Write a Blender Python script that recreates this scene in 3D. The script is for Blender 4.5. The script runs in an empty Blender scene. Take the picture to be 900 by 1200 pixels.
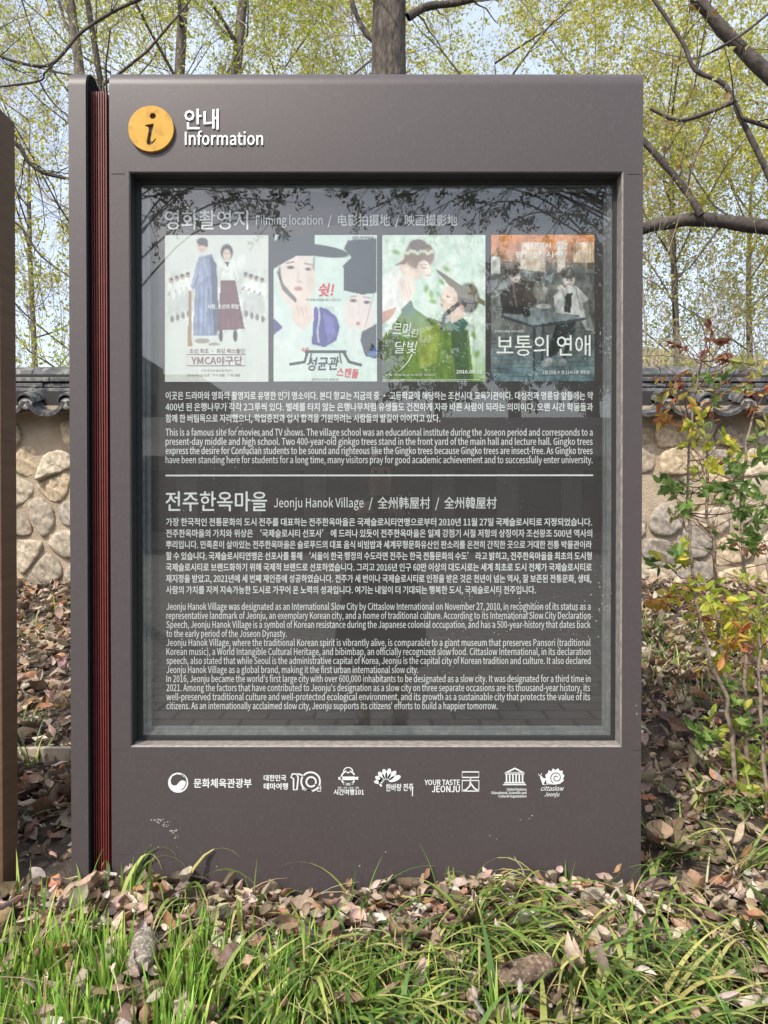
import bpy, bmesh, math, random
import numpy as np
from mathutils import Vector, Matrix

SC = bpy.context.scene
COL = SC.collection
R = math.radians
rng = random.Random(7)
NR = np.random.RandomState(11)

# ------------------------------------------------------------------ camera, sky, sun, exposure
F = 867.0                       # focal length in pixels of the 900x1200 photograph
TILT = R(0.55)
CAM = Vector((0, -1.993, 1.034))
cam = bpy.data.cameras.new('camera')
cam.sensor_fit = 'VERTICAL'; cam.sensor_height = 36; cam.lens = 36 * F / 1200
cam.clip_start = 0.05; cam.clip_end = 2000
co = bpy.data.objects.new('camera', cam); COL.objects.link(co)
co.location = CAM; co.rotation_euler = (R(90) - TILT, 0, 0)
SC.camera = co

SUN_EL, SUN_AZ = R(50), R(213.5)          # azimuth clockwise from +Y
sdir = Vector((math.sin(SUN_AZ) * math.cos(SUN_EL), math.cos(SUN_AZ) * math.cos(SUN_EL), math.sin(SUN_EL)))
W = bpy.data.worlds.new('World'); SC.world = W; W.use_nodes = True
nt = W.node_tree
sky = nt.nodes.new('ShaderNodeTexSky'); sky.sky_type = 'NISHITA'; sky.sun_disc = False
sky.sun_elevation = SUN_EL; sky.sun_rotation = SUN_AZ
sky.air_density = 1.0; sky.dust_density = 4.0; sky.ozone_density = 1.0
# thin bright spring overcast veil, broken by a little blue
_tc = nt.nodes.new('ShaderNodeTexCoord'); _n = nt.nodes.new('ShaderNodeTexNoise'); _n.inputs['Scale'].default_value = 2.2; _n.inputs['Detail'].default_value = 6
_r = nt.nodes.new('ShaderNodeMapRange'); _r.inputs[1].default_value = .35; _r.inputs[2].default_value = .65; _r.inputs[3].default_value = .62; _r.inputs[4].default_value = .92
_m = nt.nodes.new('ShaderNodeMix'); _m.data_type = 'RGBA'; _m.blend_type = 'ADD'; _m.inputs[7].default_value = (3.75, 4.05, 4.45, 1)
nt.links.new(_tc.outputs['Generated'], _n.inputs['Vector']); nt.links.new(_n.outputs['Fac'], _r.inputs[0]); nt.links.new(_r.outputs[0], _m.inputs[0])
nt.links.new(sky.outputs[0], _m.inputs[6]); nt.links.new(_m.outputs[2], nt.nodes['Background'].inputs[0])
nt.nodes['Background'].inputs[1].default_value = 0.15
sl = bpy.data.lights.new('sun', 'SUN'); sl.energy = 3.7; sl.angle = R(0.6); sl.color = (1.0, 0.95, 0.87)
so = bpy.data.objects.new('sun', sl); COL.objects.link(so)
so.rotation_euler = (-sdir).to_track_quat('-Z', 'Y').to_euler(); so.location = sdir * 30
SC.view_settings.view_transform = 'Standard'; SC.view_settings.look = 'None'
SC.view_settings.gamma = 1; SC.view_settings.use_curve_mapping = False
SC.view_settings.exposure = 0.36
SC.render.engine = 'CYCLES'
SC.cycles.use_denoising = True
SC.cycles.max_bounces = 8; SC.cycles.transparent_max_bounces = 12

CT, ST = math.cos(TILT), math.sin(TILT)
def at(px, py, Y):
    """the point of the plane y = Y seen at pixel (px, py) of the photograph"""
    u = (px - 450) / F; v = -(py - 600) / F
    d = Vector((u, CT + v * ST, -ST + v * CT))
    return CAM + d * ((Y - CAM.y) / d.y)
def at_np(P, Y):
    P = np.asarray(P, float)
    u = (P[:, 0] - 450) / F; v = -(P[:, 1] - 600) / F
    dy = CT + v * ST; dz = -ST + v * CT
    t = (Y - CAM.y) / dy
    return np.stack([CAM.x + u * t, np.full(len(P), float(Y)), CAM.z + dz * t], 1)
def PX(Z): return Z / F         # size of a pixel at distance Z

# ------------------------------------------------------------------ helpers
def tag(o, label=None, cat=None, group=None, kind=None):
    if label: o['label'] = label
    if cat: o['category'] = cat
    if group: o['group'] = group
    if kind: o['kind'] = kind
    return o
def empty(name, loc, label=None, cat=None, group=None):
    o = bpy.data.objects.new(name, None); COL.objects.link(o); o.location = loc
    o.empty_display_size = .1
    bpy.context.view_layer.update()
    return tag(o, label, cat, group)
def link(name, me, mats, parent=None):
    o = bpy.data.objects.new(name, me); COL.objects.link(o)
    for m in (mats if isinstance(mats, (list, tuple)) else [mats]): me.materials.append(m)
    if parent:
        o.parent = parent
        off = Vector(); p = parent
        while p: off += p.location; p = p.parent
        o.location = -off                     # meshes are written in world coordinates
    return o
def rebase(o):
    """put a parentless mesh's origin at the middle of its base"""
    me = o.data; n = len(me.vertices); c = np.empty(n * 3); me.vertices.foreach_get('co', c); c = c.reshape(-1, 3)
    b = np.array([(c[:, 0].min() + c[:, 0].max()) / 2, (c[:, 1].min() + c[:, 1].max()) / 2, c[:, 2].min()])
    me.vertices.foreach_set('co', (c - b).ravel()); o.location = b; me.update()
    return o
def fast_mesh(name, V, Fc, mats, parent=None, col=None, smooth=False, midx=None):
    """V (n,3); Fc (m,k) array or list of lists; col (n,3) point colours"""
    me = bpy.data.meshes.new(name)
    V = np.asarray(V, np.float32)
    me.vertices.add(len(V)); me.vertices.foreach_set('co', V.ravel())
    if isinstance(Fc, np.ndarray):
        m, k = Fc.shape
        me.loops.add(m * k); me.loops.foreach_set('vertex_index', Fc.astype(np.int32).ravel())
        me.polygons.add(m); me.polygons.foreach_set('loop_start', np.arange(0, m * k, k, dtype=np.int32))
    else:
        lens = np.array([len(f) for f in Fc], np.int32)
        flat = np.concatenate([np.asarray(f, np.int32) for f in Fc])
        me.loops.add(len(flat)); me.loops.foreach_set('vertex_index', flat)
        me.polygons.add(len(lens)); me.polygons.foreach_set('loop_start', (np.cumsum(lens) - lens).astype(np.int32))
        m = len(lens)
    if midx is not None: me.polygons.foreach_set('material_index', np.asarray(midx, np.int32))
    me.polygons.foreach_set('use_smooth', np.full(m, bool(smooth)))
    me.update(calc_edges=True); me.validate()
    if col is not None:
        a = me.color_attributes.new('Col', 'FLOAT_COLOR', 'POINT')
        c4 = np.ones((len(V), 4), np.float32); c4[:, :3] = col
        a.data.foreach_set('color', c4.ravel())
    return link(name, me, mats, parent)
def bm_obj(name, bm, mats, parent=None, smooth=False, bevel=0, sharp=None):
    me = bpy.data.meshes.new(name)
    bmesh.ops.recalc_face_normals(bm, faces=bm.faces); bm.to_mesh(me); bm.free()
    if smooth:
        for p in me.polygons: p.use_smooth = True
        me.set_sharp_from_angle(angle=R(sharp or 40))
    o = link(name, me, mats, parent)
    if bevel:
        b = o.modifiers.new('bevel', 'BEVEL'); b.width = bevel; b.segments = 2; b.limit_method = 'ANGLE'; b.angle_limit = R(40)
    return o
def add_box(bm, lo, hi, mi=0, rot=None, piv=None):
    r = bmesh.ops.create_cube(bm, size=1)
    s = Vector(hi) - Vector(lo); c = (Vector(hi) + Vector(lo)) / 2
    for v in r['verts']:
        v.co = Vector((v.co.x * s.x, v.co.y * s.y, v.co.z * s.z)) + c
        if rot is not None: v.co = rot @ (v.co - piv) + piv
    for f in {f for v in r['verts'] for f in v.link_faces}: f.material_index = mi
    return r['verts']
class Tubes:
    def __init__(s): s.V = []; s.F = []; s.n = 0
    def add(s, pts, rad, k=5):
        pts = [Vector(p) for p in pts]
        ref = Vector((.3, .2, .93))
        for i, p in enumerate(pts):
            d = (pts[min(i + 1, len(pts) - 1)] - pts[max(i - 1, 0)])
            if d.length < 1e-9: d = Vector((0, 0, 1))
            d.normalize()
            a = d.cross(ref)
            if a.length < .2: a = d.cross(Vector((1, 0, 0)))
            a.normalize(); b = d.cross(a)
            for j in range(k):
                t = 2 * math.pi * j / k
                s.V.append(p + (a * math.cos(t) + b * math.sin(t)) * rad[i])
        for i in range(len(pts) - 1):
            for j in range(k):
                j2 = (j + 1) % k
                s.F.append((s.n + i * k + j, s.n + i * k + j2, s.n + (i + 1) * k + j2, s.n + (i + 1) * k + j))
        s.n += len(pts) * k
    def build(s, name, mat, parent=None):
        return fast_mesh(name, np.array([tuple(v) for v in s.V]), np.array(s.F), mat, parent, smooth=True)
def smooth_path(pts, n=4):
    pts = [Vector(p) for p in pts]; out = []
    for i in range(len(pts) - 1):
        p0 = pts[max(i - 1, 0)]; p1 = pts[i]; p2 = pts[i + 1]; p3 = pts[min(i + 2, len(pts) - 1)]
        for j in range(n):
            t = j / n
            out.append(.5 * ((2 * p1) + (p2 - p0) * t + (2 * p0 - 5 * p1 + 4 * p2 - p3) * t * t + (3 * p1 - p0 - 3 * p2 + p3) * t ** 3))
    out.append(pts[-1]); return out
def lerp_list(a, b, n): return [a + (b - a) * i / (n - 1) for i in range(n)]

# ------------------------------------------------------------------ materials
def new_mat(name):
    m = bpy.data.materials.new(name); m.use_nodes = True
    return m, m.node_tree, m.node_tree.nodes['Principled BSDF']
def mat(name, c1, c2=None, scale=8, rough=.6, metal=0, bump=0, bscale=None, detail=6, spec=.5, dist=.01, lo=.35, hi=.65, c3=None, scale3=40, obj=False):
    m, t, b = new_mat(name)
    b.inputs['Roughness'].default_value = rough; b.inputs['Metallic'].default_value = metal
    b.inputs['Specular IOR Level'].default_value = spec
    tc = t.nodes.new('ShaderNodeNewGeometry')
    def noise(sc, det):
        n = t.nodes.new('ShaderNodeTexNoise'); n.inputs['Scale'].default_value = sc; n.inputs['Detail'].default_value = det
        t.links.new(tc.outputs['Position'], n.inputs['Vector']); return n
    if c2 is None: b.inputs['Base Color'].default_value = (*c1, 1)
    else:
        n = noise(scale, detail)
        r = t.nodes.new('ShaderNodeValToRGB')
        r.color_ramp.elements[0].position = lo; r.color_ramp.elements[0].color = (*c1, 1)
        r.color_ramp.elements[1].position = hi; r.color_ramp.elements[1].color = (*c2, 1)
        t.links.new(n.outputs['Fac'], r.inputs['Fac']); out = r.outputs['Color']
        if c3:
            n3 = noise(scale3, 4); r3 = t.nodes.new('ShaderNodeValToRGB')
            r3.color_ramp.elements[0].position = .5; r3.color_ramp.elements[0].color = (0, 0, 0, 1)
            r3.color_ramp.elements[1].position = .68; r3.color_ramp.elements[1].color = (1, 1, 1, 1)
            t.links.new(n3.outputs['Fac'], r3.inputs['Fac'])
            mx = t.nodes.new('ShaderNodeMix'); mx.data_type = 'RGBA'
            t.links.new(r3.outputs['Color'], mx.inputs[0]); t.links.new(out, mx.inputs[6]); mx.inputs[7].default_value = (*c3, 1)
            out = mx.outputs[2]
        t.links.new(out, b.inputs['Base Color'])
    if bump:
        n = noise(bscale or scale * 3, 8)
        bp = t.nodes.new('ShaderNodeBump'); bp.inputs['Strength'].default_value = bump; bp.inputs['Distance'].default_value = dist
        t.links.new(n.outputs['Fac'], bp.inputs['Height']); t.links.new(bp.outputs['Normal'], b.inputs['Normal'])
    return m
def col_mat(name, rough=.6, trans=0, spec=.3, var=0, vscale=60, bump=0):
    """base colour from the per-point print/leaf colour, with optional light let through"""
    m, t, b = new_mat(name)
    a = t.nodes.new('ShaderNodeAttribute'); a.attribute_name = 'Col'
    out = a.outputs['Color']
    if var:
        g = t.nodes.new('ShaderNodeNewGeometry'); n = t.nodes.new('ShaderNodeTexNoise'); n.inputs['Scale'].default_value = vscale; n.inputs['Detail'].default_value = 7
        if bump:
            bp = t.nodes.new('ShaderNodeBump'); bp.inputs['Strength'].default_value = bump; bp.inputs['Distance'].default_value = .006
            t.links.new(n.outputs['Fac'], bp.inputs['Height']); t.links.new(bp.outputs['Normal'], b.inputs['Normal'])
        t.links.new(g.outputs['Position'], n.inputs['Vector'])
        mr = t.nodes.new('ShaderNodeMapRange'); mr.inputs[1].default_value = .3; mr.inputs[2].default_value = .7
        mr.inputs[3].default_value = 1 - var; mr.inputs[4].default_value = 1 + var
        t.links.new(n.outputs['Fac'], mr.inputs[0])
        mx = t.nodes.new('ShaderNodeVectorMath'); mx.operation = 'SCALE'
        t.links.new(out, mx.inputs[0]); t.links.new(mr.outputs[0], mx.inputs['Scale']); out = mx.outputs[0]
    t.links.new(out, b.inputs['Base Color'])
    b.inputs['Roughness'].default_value = rough; b.inputs['Specular IOR Level'].default_value = spec
    if trans:
        tr = t.nodes.new('ShaderNodeBsdfTranslucent'); t.links.new(out, tr.inputs['Color'])
        ms = t.nodes.new('ShaderNodeMixShader'); ms.inputs[0].default_value = trans
        t.links.new(b.outputs[0], ms.inputs[1]); t.links.new(tr.outputs[0], ms.inputs[2])
        t.links.new(ms.outputs[0], t.nodes['Material Output'].inputs['Surface'])
    return m

M = {}
M['paint'] = mat('grey brown sign paint', (.0535, .0445, .0455), (.0575, .048, .049), 6, .47, bump=.06, bscale=220, dist=.002, c3=(.063, .054, .054), scale3=110, spec=.40, lo=.25, hi=.75)
M['seam'] = mat('weld seam gap', (.05, .043, .044), rough=.7)
M['black'] = mat('black cap plate', (.008, .008, .009), rough=.9, spec=.1)
M['red'] = mat('dark red louvre paint', (.125, .021, .018), (.15, .028, .024), 30, .5)
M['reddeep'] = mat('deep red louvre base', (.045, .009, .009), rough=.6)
M['alu'] = mat('grey anodised frame', (.10, .11, .115), (.13, .14, .145), 20, .5, c3=(.17, .17, .165), scale3=60)
M['seal_shade'] = mat('black rubber seal', (.015, .015, .016), rough=.7)  # rubber black, also painted on the reveal faces that lie in shade
M['reveal'] = mat('dusty sunlit reveal paint', (.13, .118, .112), (.21, .195, .175), 60, .6)  # dust colour, with the brightness of the sun-facing reveal sides painted in
M['yellow'] = mat('yellow ochre disc enamel', (.43, .232, .016), (.51, .285, .034), 22, .5, lo=.3, hi=.7, c3=(.36, .18, .018), scale3=40, spec=.3)
M['white'] = mat('white letter paint', (.72, .72, .70), (.80, .80, .78), 60, .5)
M['scuff'] = mat('pale scuffed primer', (.30, .28, .28), (.40, .38, .37), 90, .8)
M['board'] = mat('dark grey printed board', (.0195, .0165, .016), (.024, .0205, .020), 4, .55)
M['vinyl'] = mat('white printed lettering', (.57, .59, .59), rough=.6)
M['print'] = col_mat('poster ink', .6, spec=.2)
M['corten'] = mat('brown wood grain panel', (.085, .047, .026), (.12, .067, .037), 3, .55)
M['bark'] = mat('grey brown bark', (.07, .057, .046), (.17, .145, .118), 18, .9, bump=.8, bscale=45, dist=.02)
M['barkdark'] = mat('dark bark', (.035, .028, .024), (.08, .065, .055), 25, .9, bump=.6, bscale=60, dist=.01)  # simply a darker bark colour
M['barkmid'] = mat('rough dark grey bark', (.040, .033, .027), (.115, .096, .078), 22, .95, bump=1.0, bscale=40, dist=.03)
M['barkpale'] = mat('pale twig bark', (.20, .165, .125), (.34, .29, .23), 25, .9)
M['leaf'] = col_mat('spring leaf', .5, .5, .3)
M['drygrass'] = col_mat('blade of grass', .45, .3, .35)
M['dryleaf'] = col_mat('dry leaf', .75, .2, .2, var=.25, vscale=70)
M['soil'] = mat('leaf mould soil', (.022, .016, .011), (.065, .047, .032), 14, .95, bump=.8, bscale=60, dist=.03, c3=(.11, .08, .055), scale3=30)
M['hill'] = mat('hillside of dry grass and brush', (.10, .09, .045), (.22, .19, .11), .35, 1, c3=(.13, .12, .06), scale3=1.2)
M['mortar'] = mat('sandy mud mortar', (.27, .215, .15), (.36, .295, .215), 9, .95, bump=.7, bscale=70, dist=.012)
M['stone'] = col_mat('field stone', .85, spec=.25, var=.38, vscale=38, bump=.7)
M['tile'] = mat('dark grey clay roof tile', (.026, .028, .032), (.082, .085, .09), 11, .7, bump=.5, bscale=60, dist=.008, c3=(.17, .165, .14), scale3=26)
M['tilegap'] = mat('black gap under tiles', (.02, .02, .02), rough=.9)
M['lime'] = mat('white lime end plug', (.19, .18, .165), (.36, .345, .32), 22, .9, bump=.5, bscale=90)
M['plank'] = mat('weathered edging wood', (.28, .23, .17), (.42, .36, .28), 20, .85)
M['log'] = mat('lichen spotted bark', (.09, .075, .06), (.22, .19, .15), 60, .95, bump=.9, bscale=120, dist=.006, c3=(.33, .31, .25), scale3=140)
M['slab'] = mat('brown shaggy bark', (.045, .030, .020), (.15, .10, .065), 50, .95, bump=1, bscale=110, dist=.008, c3=(.26, .20, .14), scale3=120)
M['stemred'] = mat('thin reddish stem', (.13, .06, .045), (.22, .13, .09), 60, .8)
M['stem'] = mat('woody shrub stem', (.13, .10, .075), (.26, .20, .15), 60, .9, bump=.5, bscale=150, dist=.004)

def glass_mat():
    m = bpy.data.materials.new('window glass'); m.use_nodes = True; t = m.node_tree; t.nodes.clear()
    o = t.nodes.new('ShaderNodeOutputMaterial'); tr = t.nodes.new('ShaderNodeBsdfTransparent'); gl = t.nodes.new('ShaderNodeBsdfGlossy')
    tr.inputs[0].default_value = (.96, .97, .965, 1); gl.inputs['Roughness'].default_value = 0.0
    lw = t.nodes.new('ShaderNodeLayerWeight'); lw.inputs[0].default_value = .5
    pw = t.nodes.new('ShaderNodeMath'); pw.operation = 'POWER'; pw.inputs[1].default_value = 5
    ma = t.nodes.new('ShaderNodeMath'); ma.operation = 'MULTIPLY_ADD'; ma.inputs[1].default_value = .93; ma.inputs[2].default_value = .068
    t.links.new(lw.outputs['Facing'], pw.inputs[0]); t.links.new(pw.outputs[0], ma.inputs[0])
    mx = t.nodes.new('ShaderNodeMixShader'); t.links.new(ma.outputs[0], mx.inputs[0])
    t.links.new(tr.outputs[0], mx.inputs[1]); t.links.new(gl.outputs[0], mx.inputs[2])
    # specks of dust on the pane
    g = t.nodes.new('ShaderNodeNewGeometry'); v = t.nodes.new('ShaderNodeTexVoronoi'); v.inputs['Scale'].default_value = 75
    t.links.new(g.outputs['Position'], v.inputs['Vector'])
    n = t.nodes.new('ShaderNodeTexNoise'); n.inputs['Scale'].default_value = 3.5; t.links.new(g.outputs['Position'], n.inputs['Vector'])
    th = t.nodes.new('ShaderNodeMapRange'); th.inputs[1].default_value = .45; th.inputs[2].default_value = .75; th.inputs[3].default_value = .0; th.inputs[4].default_value = .16
    t.links.new(n.outputs['Fac'], th.inputs[0])
    lt = t.nodes.new('ShaderNodeMath'); lt.operation = 'LESS_THAN'; t.links.new(v.outputs['Distance'], lt.inputs[0]); t.links.new(th.outputs[0], lt.inputs[1])
    sc_ = t.nodes.new('ShaderNodeMath'); sc_.operation = 'MULTIPLY'; sc_.inputs[1].default_value = .55; t.links.new(lt.outputs[0], sc_.inputs[0])
    ad = t.nodes.new('ShaderNodeMath'); ad.operation = 'ADD'; ad.inputs[1].default_value = .005; t.links.new(sc_.outputs[0], ad.inputs[0])
    df = t.nodes.new('ShaderNodeBsdfDiffuse'); df.inputs[0].default_value = (.75, .75, .72, 1)
    m2 = t.nodes.new('ShaderNodeMixShader'); t.links.new(ad.outputs[0], m2.inputs[0]); t.links.new(mx.outputs[0], m2.inputs[1]); t.links.new(df.outputs[0], m2.inputs[2])
    t.links.new(m2.outputs[0], o.inputs['Surface'])
    return m
M['glass'] = glass_mat()

def paving_mat():
    m, t, b = new_mat('stone sett paving')
    g = t.nodes.new('ShaderNodeNewGeometry'); br = t.nodes.new('ShaderNodeTexBrick')
    br.inputs['Scale'].default_value = 1; br.inputs['Brick Width'].default_value = .3; br.inputs['Row Height'].default_value = .2
    br.inputs['Mortar Size'].default_value = .012; br.inputs['Color1'].default_value = (.16, .15, .14, 1); br.inputs['Color2'].default_value = (.22, .21, .19, 1)
    br.inputs['Mortar'].default_value = (.035, .033, .03, 1)
    t.links.new(g.outputs['Position'], br.inputs['Vector']); t.links.new(br.outputs['Color'], b.inputs['Base Color'])
    b.inputs['Roughness'].default_value = .8
    return m
M['paving'] = paving_mat()

# grain for the brown panel: horizontal streaks
def streak(m, sx, sy, sz):
    t = m.node_tree; g = [n for n in t.nodes if n.type == 'NEW_GEOMETRY'][0]
    mp = t.nodes.new('ShaderNodeMapping'); mp.inputs['Scale'].default_value = (sx, sy, sz)
    t.links.new(g.outputs['Position'], mp.inputs['Vector'])
    for n in t.nodes:
        if n.type == 'TEX_NOISE': t.links.new(mp.outputs[0], n.inputs['Vector'])
streak(M['corten'], 1, 1, 14)
streak(M['bark'], 1, 1, .25); streak(M['barkmid'], 1, 1, .3)
streak(M['paint'], 1, 1, .5)

# ------------------------------------------------------------------ ground, paving, hills
def sstep(a, b, x):
    t = np.clip((x - a) / (b - a), 0, 1); return t * t * (3 - 2 * t)
def gz(x, y):
    x = np.asarray(x, float); y = np.asarray(y, float)
    z = np.interp(y, [-400, -1.02, -.80, -.5, 0, 3.0, 5, 12, 25, 400], [-.36, -.36, -.14, -.07, -.01, .486, .55, .6, .7, .7])
    near = sstep(-1.0, -.7, y) * (1 - sstep(4, 8, y))
    z = z + near * .018 * (np.sin(x * 7 + 1.3 * np.sin(y * 5)) + np.sin(y * 11 + x * 3.1) * .7)
    bumps = 1 + .18 * np.sin(x * .11 + 1) + .10 * np.sin(x * .29 + y * .13) + .05 * np.sin(x * .71 + y * .33)
    z = z + (9 + 7 * sstep(-15, 25, x)) * sstep(24, 72, y) * bumps
    z = z + (13 - 3 * sstep(-30, 40, x)) * sstep(60, 120, -y) * (1 + .2 * np.sin(x * .07) + .09 * np.sin(x * .31) + .04 * np.sin(x * .83))
    return z
def gzf(x, y): return float(gz(np.array([x]), np.array([y]))[0])
def axis(step, near, far):
    a = list(np.arange(-near, near + 1e-6, step)); v = near; s = step
    out = []
    while v < far: s = min(s * 1.25, 6 if v < 150 else 40); v += s; out.append(v)
    return np.array([-q for q in out[::-1]] + a + out)
xs, ys = axis(.1, 4.5, 420), axis(.1, 4.5, 420)
GX, GY = np.meshgrid(xs, ys); nx, ny = len(xs), len(ys)
V = np.stack([GX.ravel(), GY.ravel(), gz(GX.ravel(), GY.ravel())], 1)
I = np.arange(nx * ny).reshape(ny, nx)
Fq = np.stack([I[:-1, :-1].ravel(), I[:-1, 1:].ravel(), I[1:, 1:].ravel(), I[1:, :-1].ravel()], 1)
cy = V[Fq].mean(1)[:, 1]
g = fast_mesh('ground', V, Fq, [M['soil'], M['hill']], smooth=True, midx=(np.abs(cy) > 22).astype(int))
tag(g, kind='structure')
bm = bmesh.new(); add_box(bm, (-14, -19, -.345), (14, -1.06, -.33))
tag(bm_obj('paving', bm, M['paving']), kind='structure')
bm = bmesh.new()
for i in range(-8, 8): add_box(bm, (i * .8 + .004, -1.055, -.36), (i * .8 + .796, -.93, -.20))
tag(bm_obj('kerb', bm, mat('granite kerb', (.24, .23, .22), (.34, .33, .32), 60, .8), bevel=.008), kind='structure')

# ------------------------------------------------------------------ text and flat print helpers
_tc = bpy.data.curves.new('lettering', 'FONT'); _to = bpy.data.objects.new('lettering', _tc); COL.objects.link(_to)
_tc.resolution_u = 2; _tc.size = 1
import os
_bf = _tc.font
def _own_font(f):                           # Blender's own interface fonts; the built-in one serves otherwise
    try: return bpy.data.fonts.load(os.path.join(bpy.utils.system_resource('DATAFILES'), 'fonts', f))
    except Exception: return _bf
_cjk = _own_font('Noto Sans CJK Regular.woff2')
def glyphs(body, bold=0.0, shear=0.0, extrude=0.0):
    _tc.font = _cjk; _tc.body = body; _tc.shear = shear; _tc.extrude = extrude
    bpy.context.view_layer.update()
    me = bpy.data.meshes.new_from_object(_to.evaluated_get(bpy.context.evaluated_depsgraph_get()))
    n = len(me.vertices); c = np.empty(n * 3); me.vertices.foreach_get('co', c)
    f = [tuple(p.vertices) for p in me.polygons]
    bpy.data.meshes.remove(me)
    c = c.reshape(-1, 3); c[:, :2] *= _fit.get(_tc.font.name, 1)
    return c, f
_fit = {}
for _q, _w in (('한', .88),):      # bring every font to the same letter height
    _v = glyphs(_q)[0]
    _fit[_tc.font.name] = _w / max(np.ptp(_v[:, 1]), .1)
def text_obj(name, lines, Y, material, parent, extrude=0.0):
    """lines: (text, left px, right px or None, baseline px, em px[, bold, shear, rotation])"""
    Vs, Fs, n = [], [], 0
    for ln in lines:
        body, xl, xr, yb, em = ln[:5]
        bold = ln[5] if len(ln) > 5 else .012; shear = ln[6] if len(ln) > 6 else 0; rot = ln[7] if len(ln) > 7 else 0
        v, f = glyphs(body, bold, shear, extrude / (em * PX(Y - CAM.y)) if extrude else 0)
        if not len(v): continue
        if bold > .003:                     # heavier strokes: the outline printed twice, a hair apart
            m_ = len(v); o = np.array([bold, 0, 0]); e_ = np.array([0, bold * .7, .0])
            v = np.concatenate([v - o + np.array([0, 0, .0]), v + o, v + e_, v - e_]); f = [tuple(i + k * m_ for i in q) for k in range(4) for q in f]
            lay = np.repeat(np.arange(4), m_) * .00006
        else: lay = np.zeros(len(v))
        x0, x1 = v[:, 0].min(), v[:, 0].max()
        k = em if xr is None else (xr - xl) / (x1 - x0)
        px = (v[:, 0] - x0) * k; py = -v[:, 1] * em
        if rot:
            c, s = math.cos(rot), math.sin(rot); px, py = px * c - py * s, px * s + py * c
        p = at_np(np.stack([xl + px, yb + py], 1), Y)
        if extrude: p[:, 1] -= (v[:, 2] - v[:, 2].min()) * em * PX(Y - CAM.y)
        p[:, 1] -= lay
        if len(lines) <= 5 and len(body) < 90 and not name.startswith('paragraph'):
            fast_mesh(name, p, f, material, parent); continue
        Vs.append(p); Fs += [tuple(i + n for i in q) for q in f]; n += len(p)
    if Vs: return fast_mesh(name, np.concatenate(Vs), Fs, material, parent)
class Flat:
    """flat shapes drawn in photograph pixels on the plane y = Y"""
    def __init__(s): s.V = []; s.F = []; s.mi = []
    def poly(s, pts, mi=0):
        n = len(s.V); s.V += list(pts); s.F.append(tuple(range(n, n + len(pts)))); s.mi.append(mi)
    def disc(s, x, y, r, mi=0, ry=None, rot=0, n=28):
        ry = ry or r; c, q = math.cos(rot), math.sin(rot)
        s.poly([(x + r * math.cos(t) * c - ry * math.sin(t) * q, y + r * math.cos(t) * q + ry * math.sin(t) * c) for t in [2 * math.pi * i / n for i in range(n)]], mi)
    def stroke(s, pts, w, mi=0, closed=False, taper=False):
        m = len(pts); L = []
        for i in range(m):
            a = pts[(i - 1) % m if closed else max(i - 1, 0)]; b = pts[(i + 1) % m if closed else min(i + 1, m - 1)]
            dx, dy = b[0] - a[0], b[1] - a[1]; l = math.hypot(dx, dy) or 1
            ww = w * (1 - .85 * i / (m - 1)) if taper else w
            L.append(((pts[i][0] - dy / l * ww / 2, pts[i][1] + dx / l * ww / 2), (pts[i][0] + dy / l * ww / 2, pts[i][1] - dx / l * ww / 2)))
        for i in range(m if closed else m - 1):
            a, b = L[i], L[(i + 1) % m]; s.poly([a[0], a[1], b[1], b[0]], mi)
    def arc(s, x, y, r, a0, a1, w, mi=0, n=22, r1=None, taper=False, ky=1):
        r1 = r if r1 is None else r1
        s.stroke([(x + (r + (r1 - r) * i / n) * math.cos(R(a0 + (a1 - a0) * i / n)), y + ky * (r + (r1 - r) * i / n) * math.sin(R(a0 + (a1 - a0) * i / n))) for i in range(n + 1)], w, mi, taper=taper)
    def build(s, name, Y, mats, parent, thick=0):
        return fast_mesh(name, at_np(np.array(s.V), Y), s.F, mats, parent, midx=s.mi)

# ------------------------------------------------------------------ the information sign
sign = empty('information_sign', (0, .05, -.02), 'tall grey brown metal information sign with glazed notice board and red fins', 'sign')
RD = .05
xl, xr = at(129.5, 600, 0).x, at(752.3, 600, 0).x
ztop = at(450, 88, .04).z
ox0, ox1 = at(153.5, 540, 0).x, at(728, 540, 0).x
oz1, oz0 = at(450, 202.5, 0).z, at(450, 874, 0).z
ZB = -.16
def slab(bm, x0, x1, hole=None, r=RD, cham=.0035, depth=.046):
    zt = ztop - r
    X = [x0, x1] if not hole else [x0, hole[0] - cham, hole[1] + cham, x1]
    Zs = [ZB, zt] if not hole else [ZB, hole[2] - cham, hole[3] + cham, zt]
    prof = [(0, z) for z in Zs] + [(r - r * math.cos(a), zt + r * math.sin(a)) for a in [math.pi * i / 18 for i in range(1, 18)]] + [(2 * r, z) for z in Zs[::-1]]
    cols = [[bm.verts.new((x, y, z)) for (y, z) in prof] for x in X]
    for i in range(len(X) - 1):
        for j in range(len(prof) - 1):
            if hole and i == 1 and j == 1: continue
            bm.faces.new([cols[i][j], cols[i + 1][j], cols[i + 1][j + 1], cols[i][j + 1]])
    bm.faces.new(cols[0]); bm.faces.new(cols[-1][::-1])
    if hole:
        o = [cols[1][1], cols[2][1], cols[2][2], cols[1][2]]
        q = [(hole[0], hole[2]), (hole[1], hole[2]), (hole[1], hole[3]), (hole[0], hole[3])]
        a = [bm.verts.new((x, cham, z)) for x, z in q]; b = [bm.verts.new((x, depth, z)) for x, z in q]
        for i in range(4):
            k = (i + 1) % 4
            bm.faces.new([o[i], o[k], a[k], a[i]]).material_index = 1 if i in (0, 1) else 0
            bm.faces.new([a[i], a[k], b[k], b[i]]).material_index = 1 if i in (0, 1) else 2  # shade painted black on top and left; dusty, sun-bright tone on bottom and right
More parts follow.
